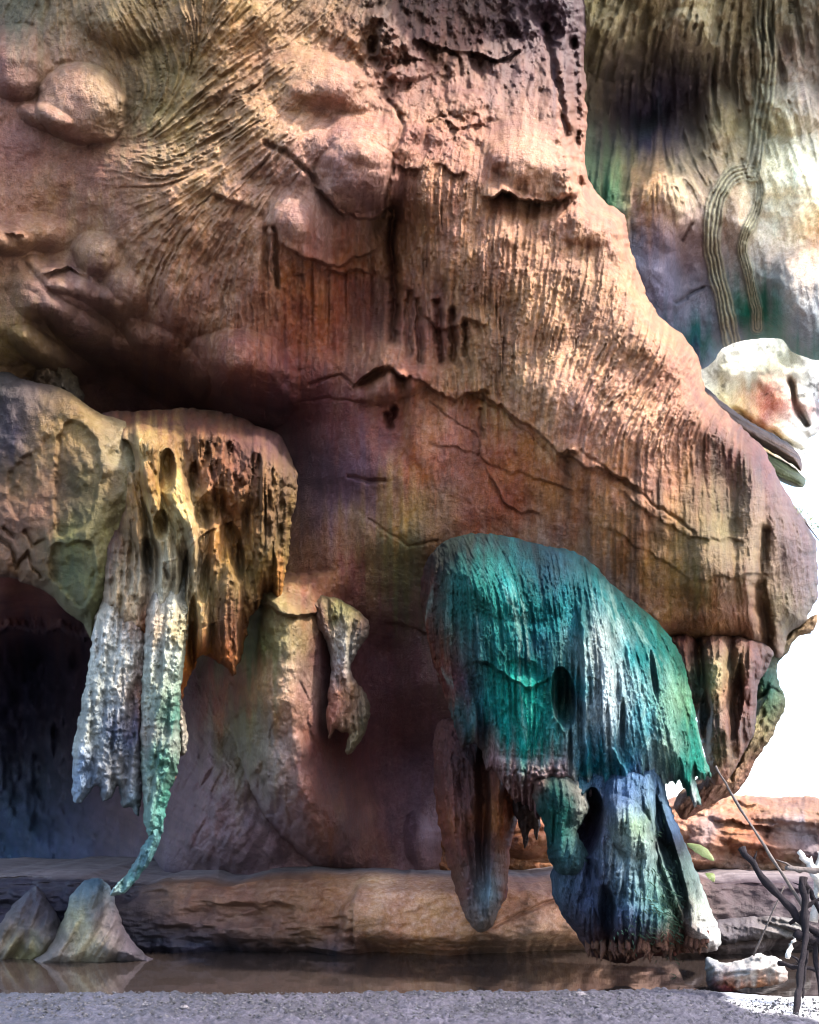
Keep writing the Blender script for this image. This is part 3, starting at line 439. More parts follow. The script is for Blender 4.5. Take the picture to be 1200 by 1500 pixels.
for (nm, pp, d0, cl, sdd, gr) in [
    ('white_column', [(150, 862), (162, 800), (180, 770), (200, 800), (208, 862), (214, 930), (216, 1000), (212, 1060), (210, 1120), (204, 1192), (192, 1184), (180, 1182), (176, 1160), (170, 1150), (164, 1168), (150, 1172), (146, 1155), (138, 1150), (130, 1164), (118, 1176), (108, 1172), (106, 1140), (108, 1090), (118, 1040), (128, 985), (136, 930)], 11.75,
     [(165, 880, (214, 196, 170)), (160, 930, (225, 222, 212)), (190, 950, (206, 200, 188)), (205, 900, (150, 96, 70)), (208, 1020, (160, 100, 70)), (150, 1000, (200, 202, 190)), (180, 1030, (180, 176, 174)), (160, 1060, (84, 94, 116)), (185, 1080, (78, 90, 116)), (125, 1080, (196, 200, 190)), (130, 1130, (128, 150, 182)), (120, 1160, (150, 170, 196)), (158, 1130, (160, 158, 158)), (195, 1140, (168, 168, 172)), (190, 1180, (130, 150, 160))], 3, 5),
    ('teal_column', [(214, 850), (232, 790), (250, 745), (268, 790), (276, 850), (278, 900), (272, 960), (266, 1010), (264, 1050), (264, 1100), (260, 1130), (250, 1160), (243, 1190), (236, 1215), (226, 1228), (216, 1222), (211, 1200), (208, 1150), (205, 1100), (206, 1040), (208, 980), (212, 920)], 11.55,
     [(245, 870, (222, 214, 196)), (240, 950, (222, 222, 206)), (262, 930, (214, 196, 150)), (225, 930, (200, 176, 150)), (240, 1010, (190, 206, 180)), (250, 1050, (84, 150, 130)), (240, 1110, (80, 150, 128)), (216, 1080, (190, 180, 168)), (220, 1160, (160, 180, 168)), (236, 1170, (84, 158, 140)), (225, 1215, (110, 170, 160)), (258, 1100, (190, 200, 180))], 5, 5),
    ('hooked_tip', [(213, 1203), (228, 1212), (240, 1208), (234, 1232), (224, 1256), (206, 1282), (190, 1302), (176, 1312), (163, 1313), (162, 1305), (176, 1290), (190, 1275), (200, 1255), (212, 1235), (218, 1220)], 11.5,
     [(225, 1220, (120, 176, 172)), (215, 1250, (96, 150, 156)), (200, 1275, (120, 160, 170)), (170, 1308, (170, 200, 200)), (190, 1292, (100, 170, 165))], 7, 4),
    ('side_drip', [(262, 1020), (270, 1040), (272, 1060), (276, 1080), (271, 1104), (262, 1112), (258, 1135), (250, 1150), (256, 1110), (262, 1080), (260, 1050)], 11.75, [(265, 1040, (200, 176, 150)), (268, 1090, (206, 196, 176)), (255, 1140, (150, 110, 90))], 9, 4)]:
    q = np.array(pp); U, V = grid(q[:, 0].min() - 6, q[:, 0].max() + 6, q[:, 1].min() - 6, q[:, 1].max() + 6, 1.3)
    sd = poly_sd(pp, U, V, 2.5, 8, sdd); th = dirfield([(q[:, 0].mean(), q[:, 1].min(), 94), (q[:, 0].mean(), q[:, 1].max(), 96 if nm != 'hooked_tip' else 130)], U, V)
    b1 = lic(U, V, th, 11, 70, sdd); b2 = lic(U, V, th, gr, 24, sdd + 1); r0 = 24 if 'col' in nm else 9
    D = d0 - (.42 if r0 == 24 else .14) * infl(sd, r0) - (.045 * b1 + .018 * b2 + .02 * np.exp(-(b2 / .4) ** 2)) * infl(sd, r0 * .6) - .05 * fbm(U / 8, V / 9, 3, sdd) - (.10 * fbm(U / 20, V / 34, 4, sdd + 2) + .05 * np.abs(fbm(U / 9, V / 14, 3, sdd + 4))) * infl(sd, r0)
    if r0 == 24: D = D + .75 * (1 - smooth(770, 930, V))
    c = pigments(cl, U, V, 7, sdd, .85, 1.0, 1.0, 24.0) * (1 + .13 * np.clip(b2, -1.6, 1.6))[..., None]
    sheet(nm, U, V, D, sd, c, M_drip, cur, np.maximum(d0, D) + .02 + (.3 if r0 == 24 else .1) * infl(sd, r0))

# ================================================================== PILLAR, LITTLE DRAPE, BROWN STALACTITE, LEGS ON THE RIGHT
SURF = {}
def surf(name, u, v):
    a, b, d = SURF[name]; return float(d[int(np.clip(np.searchsorted(b, v), 0, len(b) - 1)), int(np.clip(np.searchsorted(a, u), 0, len(a) - 1))])
def formation(name, pp, d0, bulge, rad, cols, mat, label, cat, seed, step=1.5, ang=90, gr=5, amp=.03, big=.08, bl=(), pit=(), lp=(), ck=(), back=.4, group=None, parent=None, warp=8, jag=2.5, tilt=0.0):
    q = np.array(pp); U, V = grid(q[:, 0].min() - 8, q[:, 0].max() + 8, q[:, 1].min() - 8, q[:, 1].max() + 8, step)
    sd = poly_sd(pp, U, V, jag, 10, seed); th = np.full(U.shape, R(ang)) + .3 * fbm(U / 60, V / 90, 2, seed)
    b1 = lic(U, V, th, gr * 2.6, 60, seed); b2 = lic(U, V, th, gr, 26, seed + 1); e = infl(sd, rad * .5)
    d1 = d0 + tilt * (V - q[:, 1].mean())
    D = d1 - bulge * infl(sd, rad) - (big * b1 + amp * b2 + amp * np.exp(-(b2 / .4) ** 2)) * e - amp * 1.5 * fbm(U / 9, V / 11, 3, seed)
    if len(bl): D -= bumps(bl, U, V) * e
    if len(pit): D += bumps(pit, U, V) * e
    if len(lp): D += lips(lp, U, V) * e
    if len(ck): D += cracks(ck, U, V) * e
    c = pigments(cols, U, V, warp, seed, 1.3 if name == 'foot' else 1.0, sat=.85 if name == 'foot' else 1.0) * (1 + .10 * np.clip(b2, -1.6, 1.6))[..., None]
    SURF[name] = (U[0], V[:, 0], D)
    o = sheet(name, U, V, D, sd, c, mat, parent, d1 + .02 + back * infl(sd, rad))
    return tag(o, label, cat, group) if label else o
formation('hanging_drape', [(452, 884), (468, 872), (484, 874), (505, 882), (524, 893), (540, 912), (537, 935), (524, 955), (514, 975), (522, 998), (536, 1016), (543, 1045), (537, 1068), (526, 1088), (511, 1107), (506, 1092), (512, 1074), (500, 1072), (490, 1068), (483, 1082), (479, 1060), (480, 1025), (484, 985), (483, 955), (472, 930), (458, 908)], 12.5, .35, 18,
    [(500, 900, (150, 140, 92)), (480, 910, (130, 92, 70)), (525, 915, (150, 116, 92)), (505, 940, (190, 178, 160)), (500, 965, (200, 186, 176)), (510, 1010, (160, 110, 80)), (490, 1050, (196, 130, 104)), (525, 1040, (140, 106, 80)), (515, 1085, (150, 130, 96))], M_drip, 'small pitted flowstone drape hanging beside the dark brown wall, right of the pillar', 'flowstone', 7, step=1.2, amp=.03, big=.04, back=.9)
formation('brown_stalactite', [(640, 1060), (690, 1060), (740, 1100), (765, 1150), (758, 1200), (748, 1240), (745, 1280), (742, 1310), (730, 1338), (722, 1358), (704, 1366), (690, 1355), (676, 1330), (662, 1285), (650, 1240), (640, 1190), (636, 1140)], 12.6, .65, 42,
    [(650, 1080, (119, 67, 60)), (700, 1100, (85, 52, 55)), (660, 1200, (147, 79, 51)), (690, 1180, (104, 61, 55)), (725, 1200, (179, 102, 59)), (740, 1250, (149, 81, 48)), (680, 1260, (116, 67, 55)), (708, 1240, (76, 47, 46)), (690, 1310, (143, 105, 104)), (720, 1310, (170, 200, 212)), (705, 1350, (149, 126, 116)), (735, 1310, (131, 91, 82)), (665, 1290, (131, 77, 54))], M_drip, 'dark brown stalactite with a blunt pale grey tip, left of the green one', 'stalactite', 2, amp=.022, big=.05, bl=[(672, 1210, 26, 130, -6, .25, 1), (728, 1200, 18, 130, 4, .28, 1)], pit=[(708, 1200, 12, 160, 0, .4, 1)], back=.5)
formation('stalactite_fang', [(735, 1140), (800, 1150), (800, 1175), (793, 1200), (788, 1232), (782, 1214), (776, 1220), (770, 1245), (762, 1215), (752, 1190), (745, 1170)], 12.2, .3, 14, [(760, 1160, (66, 44, 44)), (770, 1230, (84, 56, 50)), (790, 1200, (120, 84, 66))], M_drip, 'short dark fang-shaped stalactite in the gap beside the mossy stalactite', 'stalactite', 4, back=.2)
tail = formation('rear_stalactite', [(975, 930), (1040, 925), (1100, 935), (1130, 950), (1128, 975), (1112, 1000), (1108, 1040), (1104, 1075), (1090, 1100), (1078, 1125), (1062, 1145), (1048, 1150), (1036, 1130), (1028, 1090), (1015, 1040), (1000, 1000), (985, 960)], 12.5, .7, 36,
    [(990, 960, (124, 74, 48)), (1010, 980, (90, 56, 44)), (1040, 950, (120, 78, 50)), (1050, 980, (190, 172, 120)), (1055, 1020, (176, 140, 96)), (1030, 1000, (100, 120, 80)), (1030, 1050, (84, 100, 104)), (1075, 1000, (130, 90, 60)), (1095, 960, (110, 66, 44)), (1060, 1060, (120, 78, 52)), (1080, 1060, (90, 52, 38)), (1050, 1100, (160, 140, 96)), (1075, 1100, (130, 90, 60)), (1050, 1140, (160, 104, 76)), (1010, 1060, (110, 84, 70))], M_drip, 'brown knotted stalactite cluster right of the mossy one with cream boss', 'stalactite', 6, amp=.03, big=.07, bl=[(1050, 985, 22, 60, 0, .45, .7), (1100, 985, 16, 50, 0, .35, .8), (1055, 1080, 20, 60, 0, .3, .8), (1000, 980, 14, 60, -10, .3, .8)], pit=[(1078, 1030, 10, 60, 8, .5, .8), (1024, 960, 8, 50, -5, .4, .8), (1035, 1050, 9, 40, 0, .25, .9)], back=.4)
formation('mossy_buttress', [(1095, 945), (1150, 930), (1195, 900), (1190, 925), (1168, 935), (1150, 960), (1140, 975), (1142, 1000), (1150, 1030), (1140, 1060), (1128, 1085), (1110, 1110), (1095, 1140), (1080, 1160), (1040, 1180), (1000, 1200), (990, 1170), (1030, 1130), (1070, 1080), (1100, 1030)], 13.6, .7, 34,
    [(1120, 950, (130, 130, 90)), (1120, 980, (60, 100, 90)), (1110, 1010, (60, 110, 84)), (1140, 1000, (90, 116, 100)), (1120, 1040, (140, 154, 110)), (1100, 1060, (218, 200, 150)), (1130, 1060, (176, 160, 120)), (1080, 1100, (222, 190, 146)), (1100, 1110, (160, 120, 92)), (1060, 1150, (220, 170, 140)), (1020, 1180, (206, 150, 124)), (1180, 915, (206, 170, 130))], M_moss, 'green-topped pale buttress hanging against white sky, behind the brown cluster', 'rock', 8, ang=120, amp=.025, big=.06, back=.6, ck=[([(1120, 1040), (1090, 1100), (1070, 1140)], 3, .2), ([(1100, 1030), (1130, 1010), (1150, 1020)], 3, .2)])

# ================================================================== THE GREEN STALACTITE
gs = empty('mossy_stalactite', at(900, 1418, 10.4), 'huge teal mossy stalactite hanging to just above the pool, with foot-like end', 'stalactite')
cap = [(640, 802), (662, 788), (700, 781), (745, 786), (790, 798), (835, 806), (868, 824), (892, 852), (925, 878), (958, 905), (985, 938), (1003, 975), (1012, 1015), (1022, 1060), (1032, 1105), (1042, 1142), (1024, 1136), (1020, 1150), (1028, 1182), (1010, 1174), (1000, 1150), (985, 1145), (968, 1160), (955, 1182), (930, 1186), (905, 1172), (890, 1180), (865, 1170), (848, 1180), (820, 1170), (790, 1192), (765, 1180), (738, 1150), (715, 1128), (705, 1102), (692, 1088), (676, 1096), (668, 1070), (655, 1030), (640, 990), (630, 950), (620, 905), (616, 860), (624, 825)]
U, V = grid(606, 1050, 772, 1200, 1.35)
sd = poly_sd(cap, U, V, 2.2, 8, 3)
sd2 = poly_sd(cap, U, V + 14 * fbm(U / 7, V / 60, 3, 9), 2.2, 8, 3); k = smooth(1100, 1140, V); sd = sd * (1 - k) + sd2 * k
th = dirfield([(640, 850, 100), (650, 1000, 75), (700, 820, 60), (700, 950, 88), (800, 830, 80), (800, 1000, 90), (860, 860, 80), (880, 1000, 90), (950, 920, 60), (950, 1000, 76), (1000, 1050, 75), (1000, 1130, 80), (900, 1150, 80), (760, 1130, 100), (830, 1100, 90)], U, V)
g1 = lic(U, V, th, 16, 100, 6); g2 = lic(U, V, th, 4.2, 44, 7); g3 = lic(U, V, th, 3.0, 14, 8)
D = 11.1 - 1.15 * infl(sd, 150, .5) - .0009 * (V - 980) - .022 * g1 - .011 * g2 - .010 * g3 - .022 * np.exp(-(g2 / .4) ** 2) - .07 * fbm(U / 40, V / 90, 4, 2) - .025 * fbm(U / 7, V / 16, 4, 5)
D -= bumps([(880, 960, 34, 170, -4, .28, 1), (980, 1060, 30, 120, -12, .25, 1), (760, 850, 120, 60, 5, .25, 1), (700, 900, 60, 110, 0, .15, 1), (680, 1050, 22, 60, -10, .15, 1), (930, 1030, 26, 140, -6, .15, 1), (750, 1130, 50, 22, 10, .2, .8), (815, 1130, 30, 22, 0, .18, .8)], U, V)
D += bumps([(826, 1022, 19, 46, -8, .85, .6), (770, 985, 30, 20, 20, .14, 1), (912, 1060, 5, 40, 0, .25, .9), (835, 1100, 4, 60, 0, .2, .9), (958, 990, 5, 40, -8, .25, .9), (905, 1000, 6, 30, 0, .1, 1), (1000, 1090, 10, 20, 0, .15, .9)], U, V)
D += lips([([(690, 965), (730, 980), (760, 1000), (780, 1008), (812, 990)], .11, 30)], U, V, 8) + cracks([([(818, 990), (812, 1030), (826, 1070)], 3.5, -.12), ([(853, 890), (855, 960), (858, 1060), (862, 1150)], 3, -.12), ([(900, 1100), (915, 1130), (925, 1170)], 4, -.15), ([(690, 1088), (715, 1130), (750, 1170), (790, 1210)], 5, -.1)], U, V)
rag = np.abs(fbm(U / 10, V / 10, 4, 5)) * (np.exp(-(((U - 770) / 80) ** 2 + ((V - 1145) / 26) ** 2)))
D -= .30 * rag
gp = [(630, 850, (86, 60, 50)), (628, 920, (112, 74, 58)), (648, 960, (116, 80, 62)), (660, 1030, (120, 90, 76)), (672, 1050, (84, 120, 112)), (655, 820, (44, 62, 56)), (700, 795, (48, 62, 56)), (690, 850, (60, 130, 112)), (660, 890, (66, 112, 98)), (760, 820, (40, 92, 88)), (770, 860, (44, 116, 108)), (730, 900, (66, 142, 124)), (700, 940, (64, 110, 102)), (800, 850, (44, 84, 92)), (840, 840, (52, 92, 90)),
      (800, 900, (50, 130, 122)), (780, 950, (40, 88, 92)), (690, 1000, (66, 70, 76)), (715, 1060, (58, 84, 88)), (750, 1000, (40, 168, 140)), (740, 1060, (38, 160, 138)), (800, 1060, (42, 166, 142)), (800, 1010, (30, 140, 116)), (780, 1100, (36, 140, 120)), (826, 1022, (24, 58, 64)), (850, 920, (100, 160, 150)), (860, 1000, (110, 172, 166)), (880, 930, (206, 226, 206)), (882, 990, (212, 228, 212)), (890, 1060, (200, 222, 210)), (884, 960, (206, 224, 206)), (888, 1025, (206, 224, 210)), (870, 1100, (96, 158, 168)),
      (905, 900, (40, 108, 98)), (925, 960, (84, 156, 146)), (930, 1040, (104, 164, 166)), (960, 930, (40, 106, 88)), (985, 980, (60, 120, 96)), (905, 1110, (84, 146, 150)), (950, 1080, (96, 152, 150)), (985, 1030, (140, 180, 140)), (970, 1090, (176, 204, 176)), (1005, 1060, (70, 132, 104)), (1005, 1110, (66, 140, 116)), (1025, 1130, (54, 132, 106)), (1000, 1150, (80, 150, 126)), (985, 1165, (240, 236, 226)), (930, 1150, (96, 130, 152)), (915, 1165, (150, 176, 184)),
      (735, 1125, (196, 166, 152)), (765, 1140, (180, 146, 134)), (810, 1125, (206, 180, 168)), (700, 1095, (116, 92, 84)), (735, 1150, (130, 96, 84)), (780, 1170, (150, 120, 110)), (855, 1140, (50, 120, 110)), (865, 1165, (214, 196, 184)), (830, 1150, (190, 170, 160))]
c = pigments(gp, U, V, 9, 3, 1.12, 1.0, sat=1.2, drip=30.0) * np.array([1.0, .93, 1.10])
c *= (1 + .16 * np.clip(g2, -1.6, 1.6) + .10 * np.clip(g1, -1.5, 1.5))[..., None]
k = (np.exp(-((g1 - 1.1) / .4) ** 2) * smooth(0, .5, g2) * .35 * smooth(820, 900, V))[..., None]; c = c * (1 - k) + GAIN * lin((200, 226, 206)) * k
sheet('mossy_cap', U, V, D, sd, c, M_moss, gs, 11.2 + .9 * infl(sd, 150, .5))
formation('foot', [(800, 1120), (880, 1110), (962, 1110), (978, 1170), (1000, 1225), (1022, 1280), (1040, 1328), (1056, 1368), (1050, 1390), (1025, 1396), (1000, 1396), (975, 1402), (950, 1400), (930, 1408), (905, 1412), (885, 1404), (868, 1400), (852, 1380), (843, 1366), (828, 1348), (812, 1318), (806, 1285), (815, 1240), (800, 1180)], 10.95, .95, 80,
    [(870, 1190, (78, 60, 72)), (880, 1220, (96, 92, 118)), (850, 1190, (92, 56, 50)), (830, 1170, (44, 110, 100)), (870, 1260, (84, 96, 122)), (935, 1200, (160, 190, 150)), (915, 1170, (110, 140, 180)), (945, 1250, (170, 200, 190)), (920, 1290, (124, 160, 176)), (950, 1310, (110, 160, 150)), (970, 1340, (80, 130, 120)), (925, 1340, (92, 120, 150)), (860, 1320, (78, 92, 122)), (830, 1300, (90, 116, 140)), (880, 1290, (80, 86, 112)),
     (880, 1360, (70, 60, 80)), (865, 1385, (110, 76, 78)), (895, 1375, (90, 60, 60)), (920, 1390, (100, 60, 60)), (960, 1390, (140, 80, 66)), (1000, 1385, (190, 110, 90)), (990, 1240, (60, 66, 70)), (1000, 1260, (100, 120, 116)), (975, 1200, (96, 130, 160)), (1010, 1300, (120, 140, 130)), (1000, 1330, (140, 130, 110)), (1030, 1330, (206, 214, 196)), (1040, 1370, (240, 236, 230)), (965, 1230, (90, 96, 92))],
    M_moss, None, None, 4, step=1.3, gr=4, amp=.022, big=.035, parent=gs, back=.7, jag=3, bl=[(925, 1300, 60, 140, -12, .6, .6), (1010, 1300, 32, 125, -18, .6, .6), (850, 1330, 40, 80, -12, .3, .7), (880, 1230, 26, 60, 0, .1, 1), (925, 1190, 40, 70, -10, .5, .9), (970, 1180, 26, 70, -20, .4, .9), (940, 1360, 60, 40, 0, .2, .9), (858, 1355, 22, 40, 0, .2, .9)],
    pit=[(864, 1205, 20, 52, 5, .9, .6), (980, 1250, 12, 100, -16, .6, .7), (890, 1335, 14, 40, -8, .45, .8), (935, 1370, 5, 30, 0, .2, .9), (905, 1390, 4, 24, 0, .2, .9), (965, 1180, 6, 50, -10, .25, .9)])
formation('knob', [(782, 1140), (820, 1135), (850, 1145), (860, 1165), (862, 1190), (850, 1208), (846, 1222), (858, 1242), (866, 1262), (862, 1280), (846, 1287), (828, 1284), (812, 1272), (803, 1252), (802, 1230), (794, 1205), (784, 1180)], 10.25, .42, 30,
    [(810, 1150, (70, 110, 100)), (800, 1180, (46, 100, 92)), (835, 1180, (40, 106, 96)), (850, 1165, (200, 190, 176)), (855, 1195, (190, 200, 186)), (820, 1220, (64, 130, 120)), (850, 1250, (96, 140, 140)), (830, 1270, (90, 126, 130)), (812, 1250, (50, 90, 92)), (790, 1150, (150, 116, 104))], M_moss, None, None, 6, step=1.2, gr=4, amp=.02, big=.03, parent=gs, back=.3, bl=[(835, 1255, 30, 30, 20, .16, .7), (825, 1175, 30, 34, 0, .12, .8)], jag=3)
rr = random.Random(3)
for i in range(62):                                   # rusty rootlets fringing the foot
    t = (i + rr.uniform(-.4, .4)) / 61; u = 862 + 174 * t; v = 1392 - 8 * max(0, t - .7) / .3 + rr.uniform(-5, 3); ln = rr.choice([4, 8, 14, 24]) * rr.uniform(.6, 1.1); D0 = min(surf('foot', u, v - 14), 10.75) + rr.uniform(.04, .30)
    if t > .8: ln *= .6
    a = at(u, v - 18, D0); b = at(u + rr.uniform(-3, 3), v, D0 - .02); e = at(u + rr.uniform(-5, 5), v + ln * .75, D0); w0 = rr.uniform(.6, 1.2)
    tube('rootlet', [a, b, b.lerp(e, .5) + Vector((rr.uniform(-.015, .015), 0, 0)), e], [.030 * w0, .034 * w0, .020 * w0, .004], M_root, gs, 7, knots=.3, seed=i)
# fine green blades clinging to the foot
co = []; fc = []
for i in range(420):
    k = rr.random()
    if k < .5: u = 985 + rr.gauss(0, 10); v = 1345 + rr.gauss(0, 26)
    elif k < .8: u = 960 + rr.gauss(0, 16); v = 1300 + rr.gauss(0, 40)
    else: u = 930 + rr.gauss(0, 26); v = 1370 + rr.gauss(0, 12)
    d_ = surf('foot', u, v); p = at(u, v, d_ - .002); dx = rr.gauss(0, .05); dz = rr.uniform(-.07, -.01); w_ = .0035
    q = p + Vector((dx, -rr.uniform(.01, .07), dz)); n = len(co)
    co += [tuple(p + Vector((-w_, 0, 0))), tuple(p + Vector((w_, 0, 0))), tuple((p + q) / 2 + Vector((w_, -.02, .01))), tuple(q)]; fc.append((n, n + 1, n + 2)); fc.append((n, n + 2, n + 3))
link('moss_tuft', np.array(co), fc, M_grass, gs)['kind'] = 'stuff'

# ================================================================== LEDGE, ROCKS, WATER, SAND
xs = np.concatenate([np.arange(-22, -7.2, .3), np.arange(-7.2, 7.6, .022), np.arange(7.6, 24, .3)]); ts = np.linspace(0, 1, 150)
X, T = np.meshgrid(xs, ts)
kt = [0, .04, .10, .2, .35, .5, .6, .68, .75, .82, 1]; PY = np.interp(T, kt, [13.9, 13.5, 13.28, 13.16, 13.12, 13.2, 13.32, 13.52, 13.85, 14.5, 17.5]); PZ = np.interp(T, kt, [-.35, -.02, .1, .25, .5, .8, .97, 1.1, 1.18, 1.24, 1.33])
PY = PY + .5 * smooth(.3, 0, T) * fbm(X / .5, X * 0, 4, 3)
k = fbm(X / 1.6, PZ / .8 + PY * .2, 4, 2); k2 = fbm(X / .35, PZ / .22 + PY * .5, 5, 5)
PZ = PZ + smooth(.5, .8, T) * .10 * fbm(X / .9, PY * 0 + 2, 4, 3); PY = PY + .22 * fbm(X / 1.1, PY * 0 + 7, 4, 6) * smooth(.02, .3, T)
nrm_y = np.interp(T, [0, .7, .8, 1], [-1, -1, 0, 0]); nrm_z = 1 + nrm_y
Y = PY + nrm_y * (.34 * k + .09 * k2) - .12 * (X > 5) * 0; Z = PZ + nrm_z * (.06 * k + .02 * k2)
uu = U0 + F * X / 13.3
Y -= .42 * smooth(-12, 14, uu - (528 - 30 * (1.2 - Z) + 10 * fbm(X / .3, Z / .3, 2, 4))) * (1 - smooth(760, 900, uu)) * smooth(.02, .4, Z) * (1 - .5 * smooth(.9, 1.2, Z)) * (T < .8)
Z -= .10 * smooth(-.3, .3, fbm(X / 2.2, Y * 0 + 5, 3, 2)) * smooth(.6, .75, T) * (1 - smooth(.85, 1, T))
Y += .35 * np.maximum(0, fbm(X / .8, Z / .35, 4, 9)) * (uu < 520) * (T < .75)   # the break where the honey-coloured block begins
Y += .12 * np.exp(-((Z - (.62 + .25 * np.sin(uu / 60))) / .03) ** 2) * smooth(690, 740, uu) * (1 - smooth(800, 840, uu))
cl = [(0, 1.2, (50, 44, 56)), (160, 1.2, (52, 44, 54)), (160, .5, (46, 42, 54)), (225, .8, (80, 62, 56)), (280, .8, (130, 96, 72)), (330, .9, (132, 98, 74)), (420, .9, (130, 92, 66)), (450, .4, (120, 84, 58)), (500, .8, (150, 102, 66)), (560, .9, (240, 188, 142)), (620, .8, (230, 170, 122)), (700, .6, (206, 148, 106)), (600, .3, (196, 138, 96)), (760, .8, (206, 150, 112)), (780, .4, (220, 176, 140)), (820, .2, (210, 166, 132)), (300, .2, (56, 48, 58)), (100, .2, (40, 40, 56)), (500, .05, (44, 36, 44)), (700, .05, (70, 52, 48)),
      (1050, .9, (74, 56, 56)), (1150, .8, (66, 52, 58)), (1100, .35, (100, 86, 84)), (1160, .3, (112, 100, 98)), (1200, .9, (62, 50, 60)), (1400, .6, (90, 76, 72)), (-400, .6, (60, 54, 60))]
c = pigments([(a, b * 110, q) for a, b, q in cl], uu, Z * 110, 8, 4, 1.25, 1.0, .95, 4.0) * np.array([1.06, .97, 1.0])  # shade painted in: both ends of the ledge get darker colours
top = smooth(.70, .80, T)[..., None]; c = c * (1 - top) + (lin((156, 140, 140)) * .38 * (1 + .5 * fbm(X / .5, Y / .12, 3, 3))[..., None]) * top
idx = np.arange(X.size).reshape(X.shape); q = np.stack([idx[:-1, :-1].ravel(), idx[:-1, 1:].ravel(), idx[1:, 1:].ravel(), idx[1:, :-1].ravel()], 1)
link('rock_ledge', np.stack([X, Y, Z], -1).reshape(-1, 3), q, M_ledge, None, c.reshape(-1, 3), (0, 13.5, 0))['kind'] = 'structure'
formation('sandstone_bank', [(600, 1300), (620, 1210), (700, 1190), (760, 1170), (850, 1165), (950, 1175), (990, 1168), (1040, 1160), (1090, 1165), (1140, 1168), (1180, 1166), (1240, 1175), (1400, 1180), (1400, 1300)], 16.2, 1.0, 46,
    [(650, 1240, (150, 90, 60)), (770, 1230, (190, 120, 84)), (800, 1250, (170, 110, 78)), (1010, 1200, (214, 156, 128)), (1060, 1190, (206, 146, 112)), (1130, 1190, (170, 124, 98)), (1180, 1200, (150, 112, 92)), (1060, 1230, (168, 104, 74)), (1020, 1250, (190, 140, 110)), (1110, 1240, (158, 98, 66)), (1160, 1240, (130, 96, 88)), (1200, 1260, (110, 92, 96)), (1300, 1220, (140, 106, 92)), (1080, 1265, (130, 96, 84)), (1040, 1210, (176, 150, 150)), (1170, 1215, (160, 150, 160))],
    M_ledge, 'low bank of cracked orange brown rock behind the pool at right', 'rock bank', 9, step=1.6, ang=4, gr=7, amp=.025, big=.06, bl=[(1060, 1220, 60, 30, 0, .3, .8), (1120, 1235, 50, 30, 0, .3, .8), (1030, 1250, 40, 26, 0, .3, .8), (770, 1225, 46, 34, 0, .6, .8), (1170, 1200, 60, 24, 0, .3, .8)], lp=[([(1040, 1198), (1080, 1206), (1130, 1208), (1180, 1200), (1240, 1206)], .3, 8), ([(1050, 1245), (1100, 1238), (1130, 1240)], .2, 10), ([(1000, 1180), (1060, 1172), (1120, 1176)], .2, 10)], back=1.2)
formation('apron_rock', [(1000, 1372), (1030, 1352), (1070, 1345), (1120, 1342), (1160, 1344), (1182, 1352), (1186, 1366), (1160, 1374), (1120, 1376), (1060, 1384), (1000, 1392)], 12.9, .4, 16, [(1040, 1365, (96, 84, 84)), (1120, 1360, (120, 108, 104)), (1165, 1358, (130, 124, 120)), (1090, 1378, (90, 80, 86))], M_ledge, 'low streaked grey apron of rock at water level below the dark ledge', 'rock', 3, ang=20, back=.5)
# two pale mounds at the lower left
formation('stalagmite_mound', [(-40, 1400), (0, 1352), (20, 1325), (45, 1302), (58, 1300), (72, 1322), (84, 1342), (96, 1370), (100, 1400), (70, 1414), (0, 1421), (-40, 1421)], 13.0, .55, 46, [(50, 1320, (74, 68, 80)), (40, 1360, (104, 92, 86)), (80, 1370, (90, 84, 84)), (30, 1395, (150, 138, 100)), (60, 1400, (130, 120, 90)), (0, 1400, (140, 124, 110))], M_wall, 'low dusky cone of rock at the left water edge, leftmost of two', 'stalagmite', 3, ang=118, amp=.014, big=.08, back=.8, warp=6, group='pale mounds at the water edge')
formation('stalagmite_mound', [(10, 1421), (48, 1404), (76, 1376), (94, 1344), (106, 1310), (124, 1291), (146, 1288), (162, 1300), (174, 1338), (190, 1372), (214, 1398), (226, 1412), (150, 1417), (70, 1422)], 12.7, .6, 46, [(110, 1310, (104, 126, 136)), (140, 1310, (96, 110, 118)), (110, 1350, (196, 190, 150)), (140, 1350, (140, 128, 122)), (165, 1340, (100, 90, 96)), (205, 1400, (70, 62, 74)), (90, 1400, (150, 136, 126)), (120, 1390, (180, 168, 140)), (165, 1390, (110, 98, 96)), (100, 1370, (150, 140, 120))], M_wall, 'pale stalagmite mound with bluish top under the hooked teal drip', 'stalagmite', 5, ang=112, amp=.014, big=.05, back=.8, warp=6, group='pale mounds at the water edge')

# water
link('water', np.array([(-60, 6.5, 0), (60, 6.5, 0), (60, 15.5, 0), (-60, 15.5, 0)]), [(0, 1, 2, 3)], M_water, None, None, (0, 10, 0))['kind'] = 'structure'
# ground, one wide coarse sheet below the water and far beyond
gx = np.concatenate([[-2500, -600, -150, -60], np.arange(-30, 31, 2.0), [60, 150, 600, 2500]]); X, Y = np.meshgrid(gx, gx)
Z = -.45 + .12 * fbm(X / 9, Y / 9, 3, 3); idx = np.arange(X.size).reshape(X.shape); q = np.stack([idx[:-1, :-1].ravel(), idx[:-1, 1:].ravel(), idx[1:, 1:].ravel(), idx[1:, :-1].ravel()], 1)
link('ground', np.stack([X, Y, Z], -1).reshape(-1, 3), q, M_sand, None, np.tile(lin((150, 140, 140)) * .45, (X.size, 1)), (0, 0, 0))['kind'] = 'structure'
xs = np.concatenate([np.arange(-30, -5.2, .4), np.arange(-5.2, 5.4, .014), np.arange(5.4, 30, .4)]); ys = np.concatenate([np.arange(-12, 7.2, .3), np.arange(7.2, 10.4, .013)])
X, Y = np.meshgrid(xs, ys); ux = U0 + F * X / 9.3
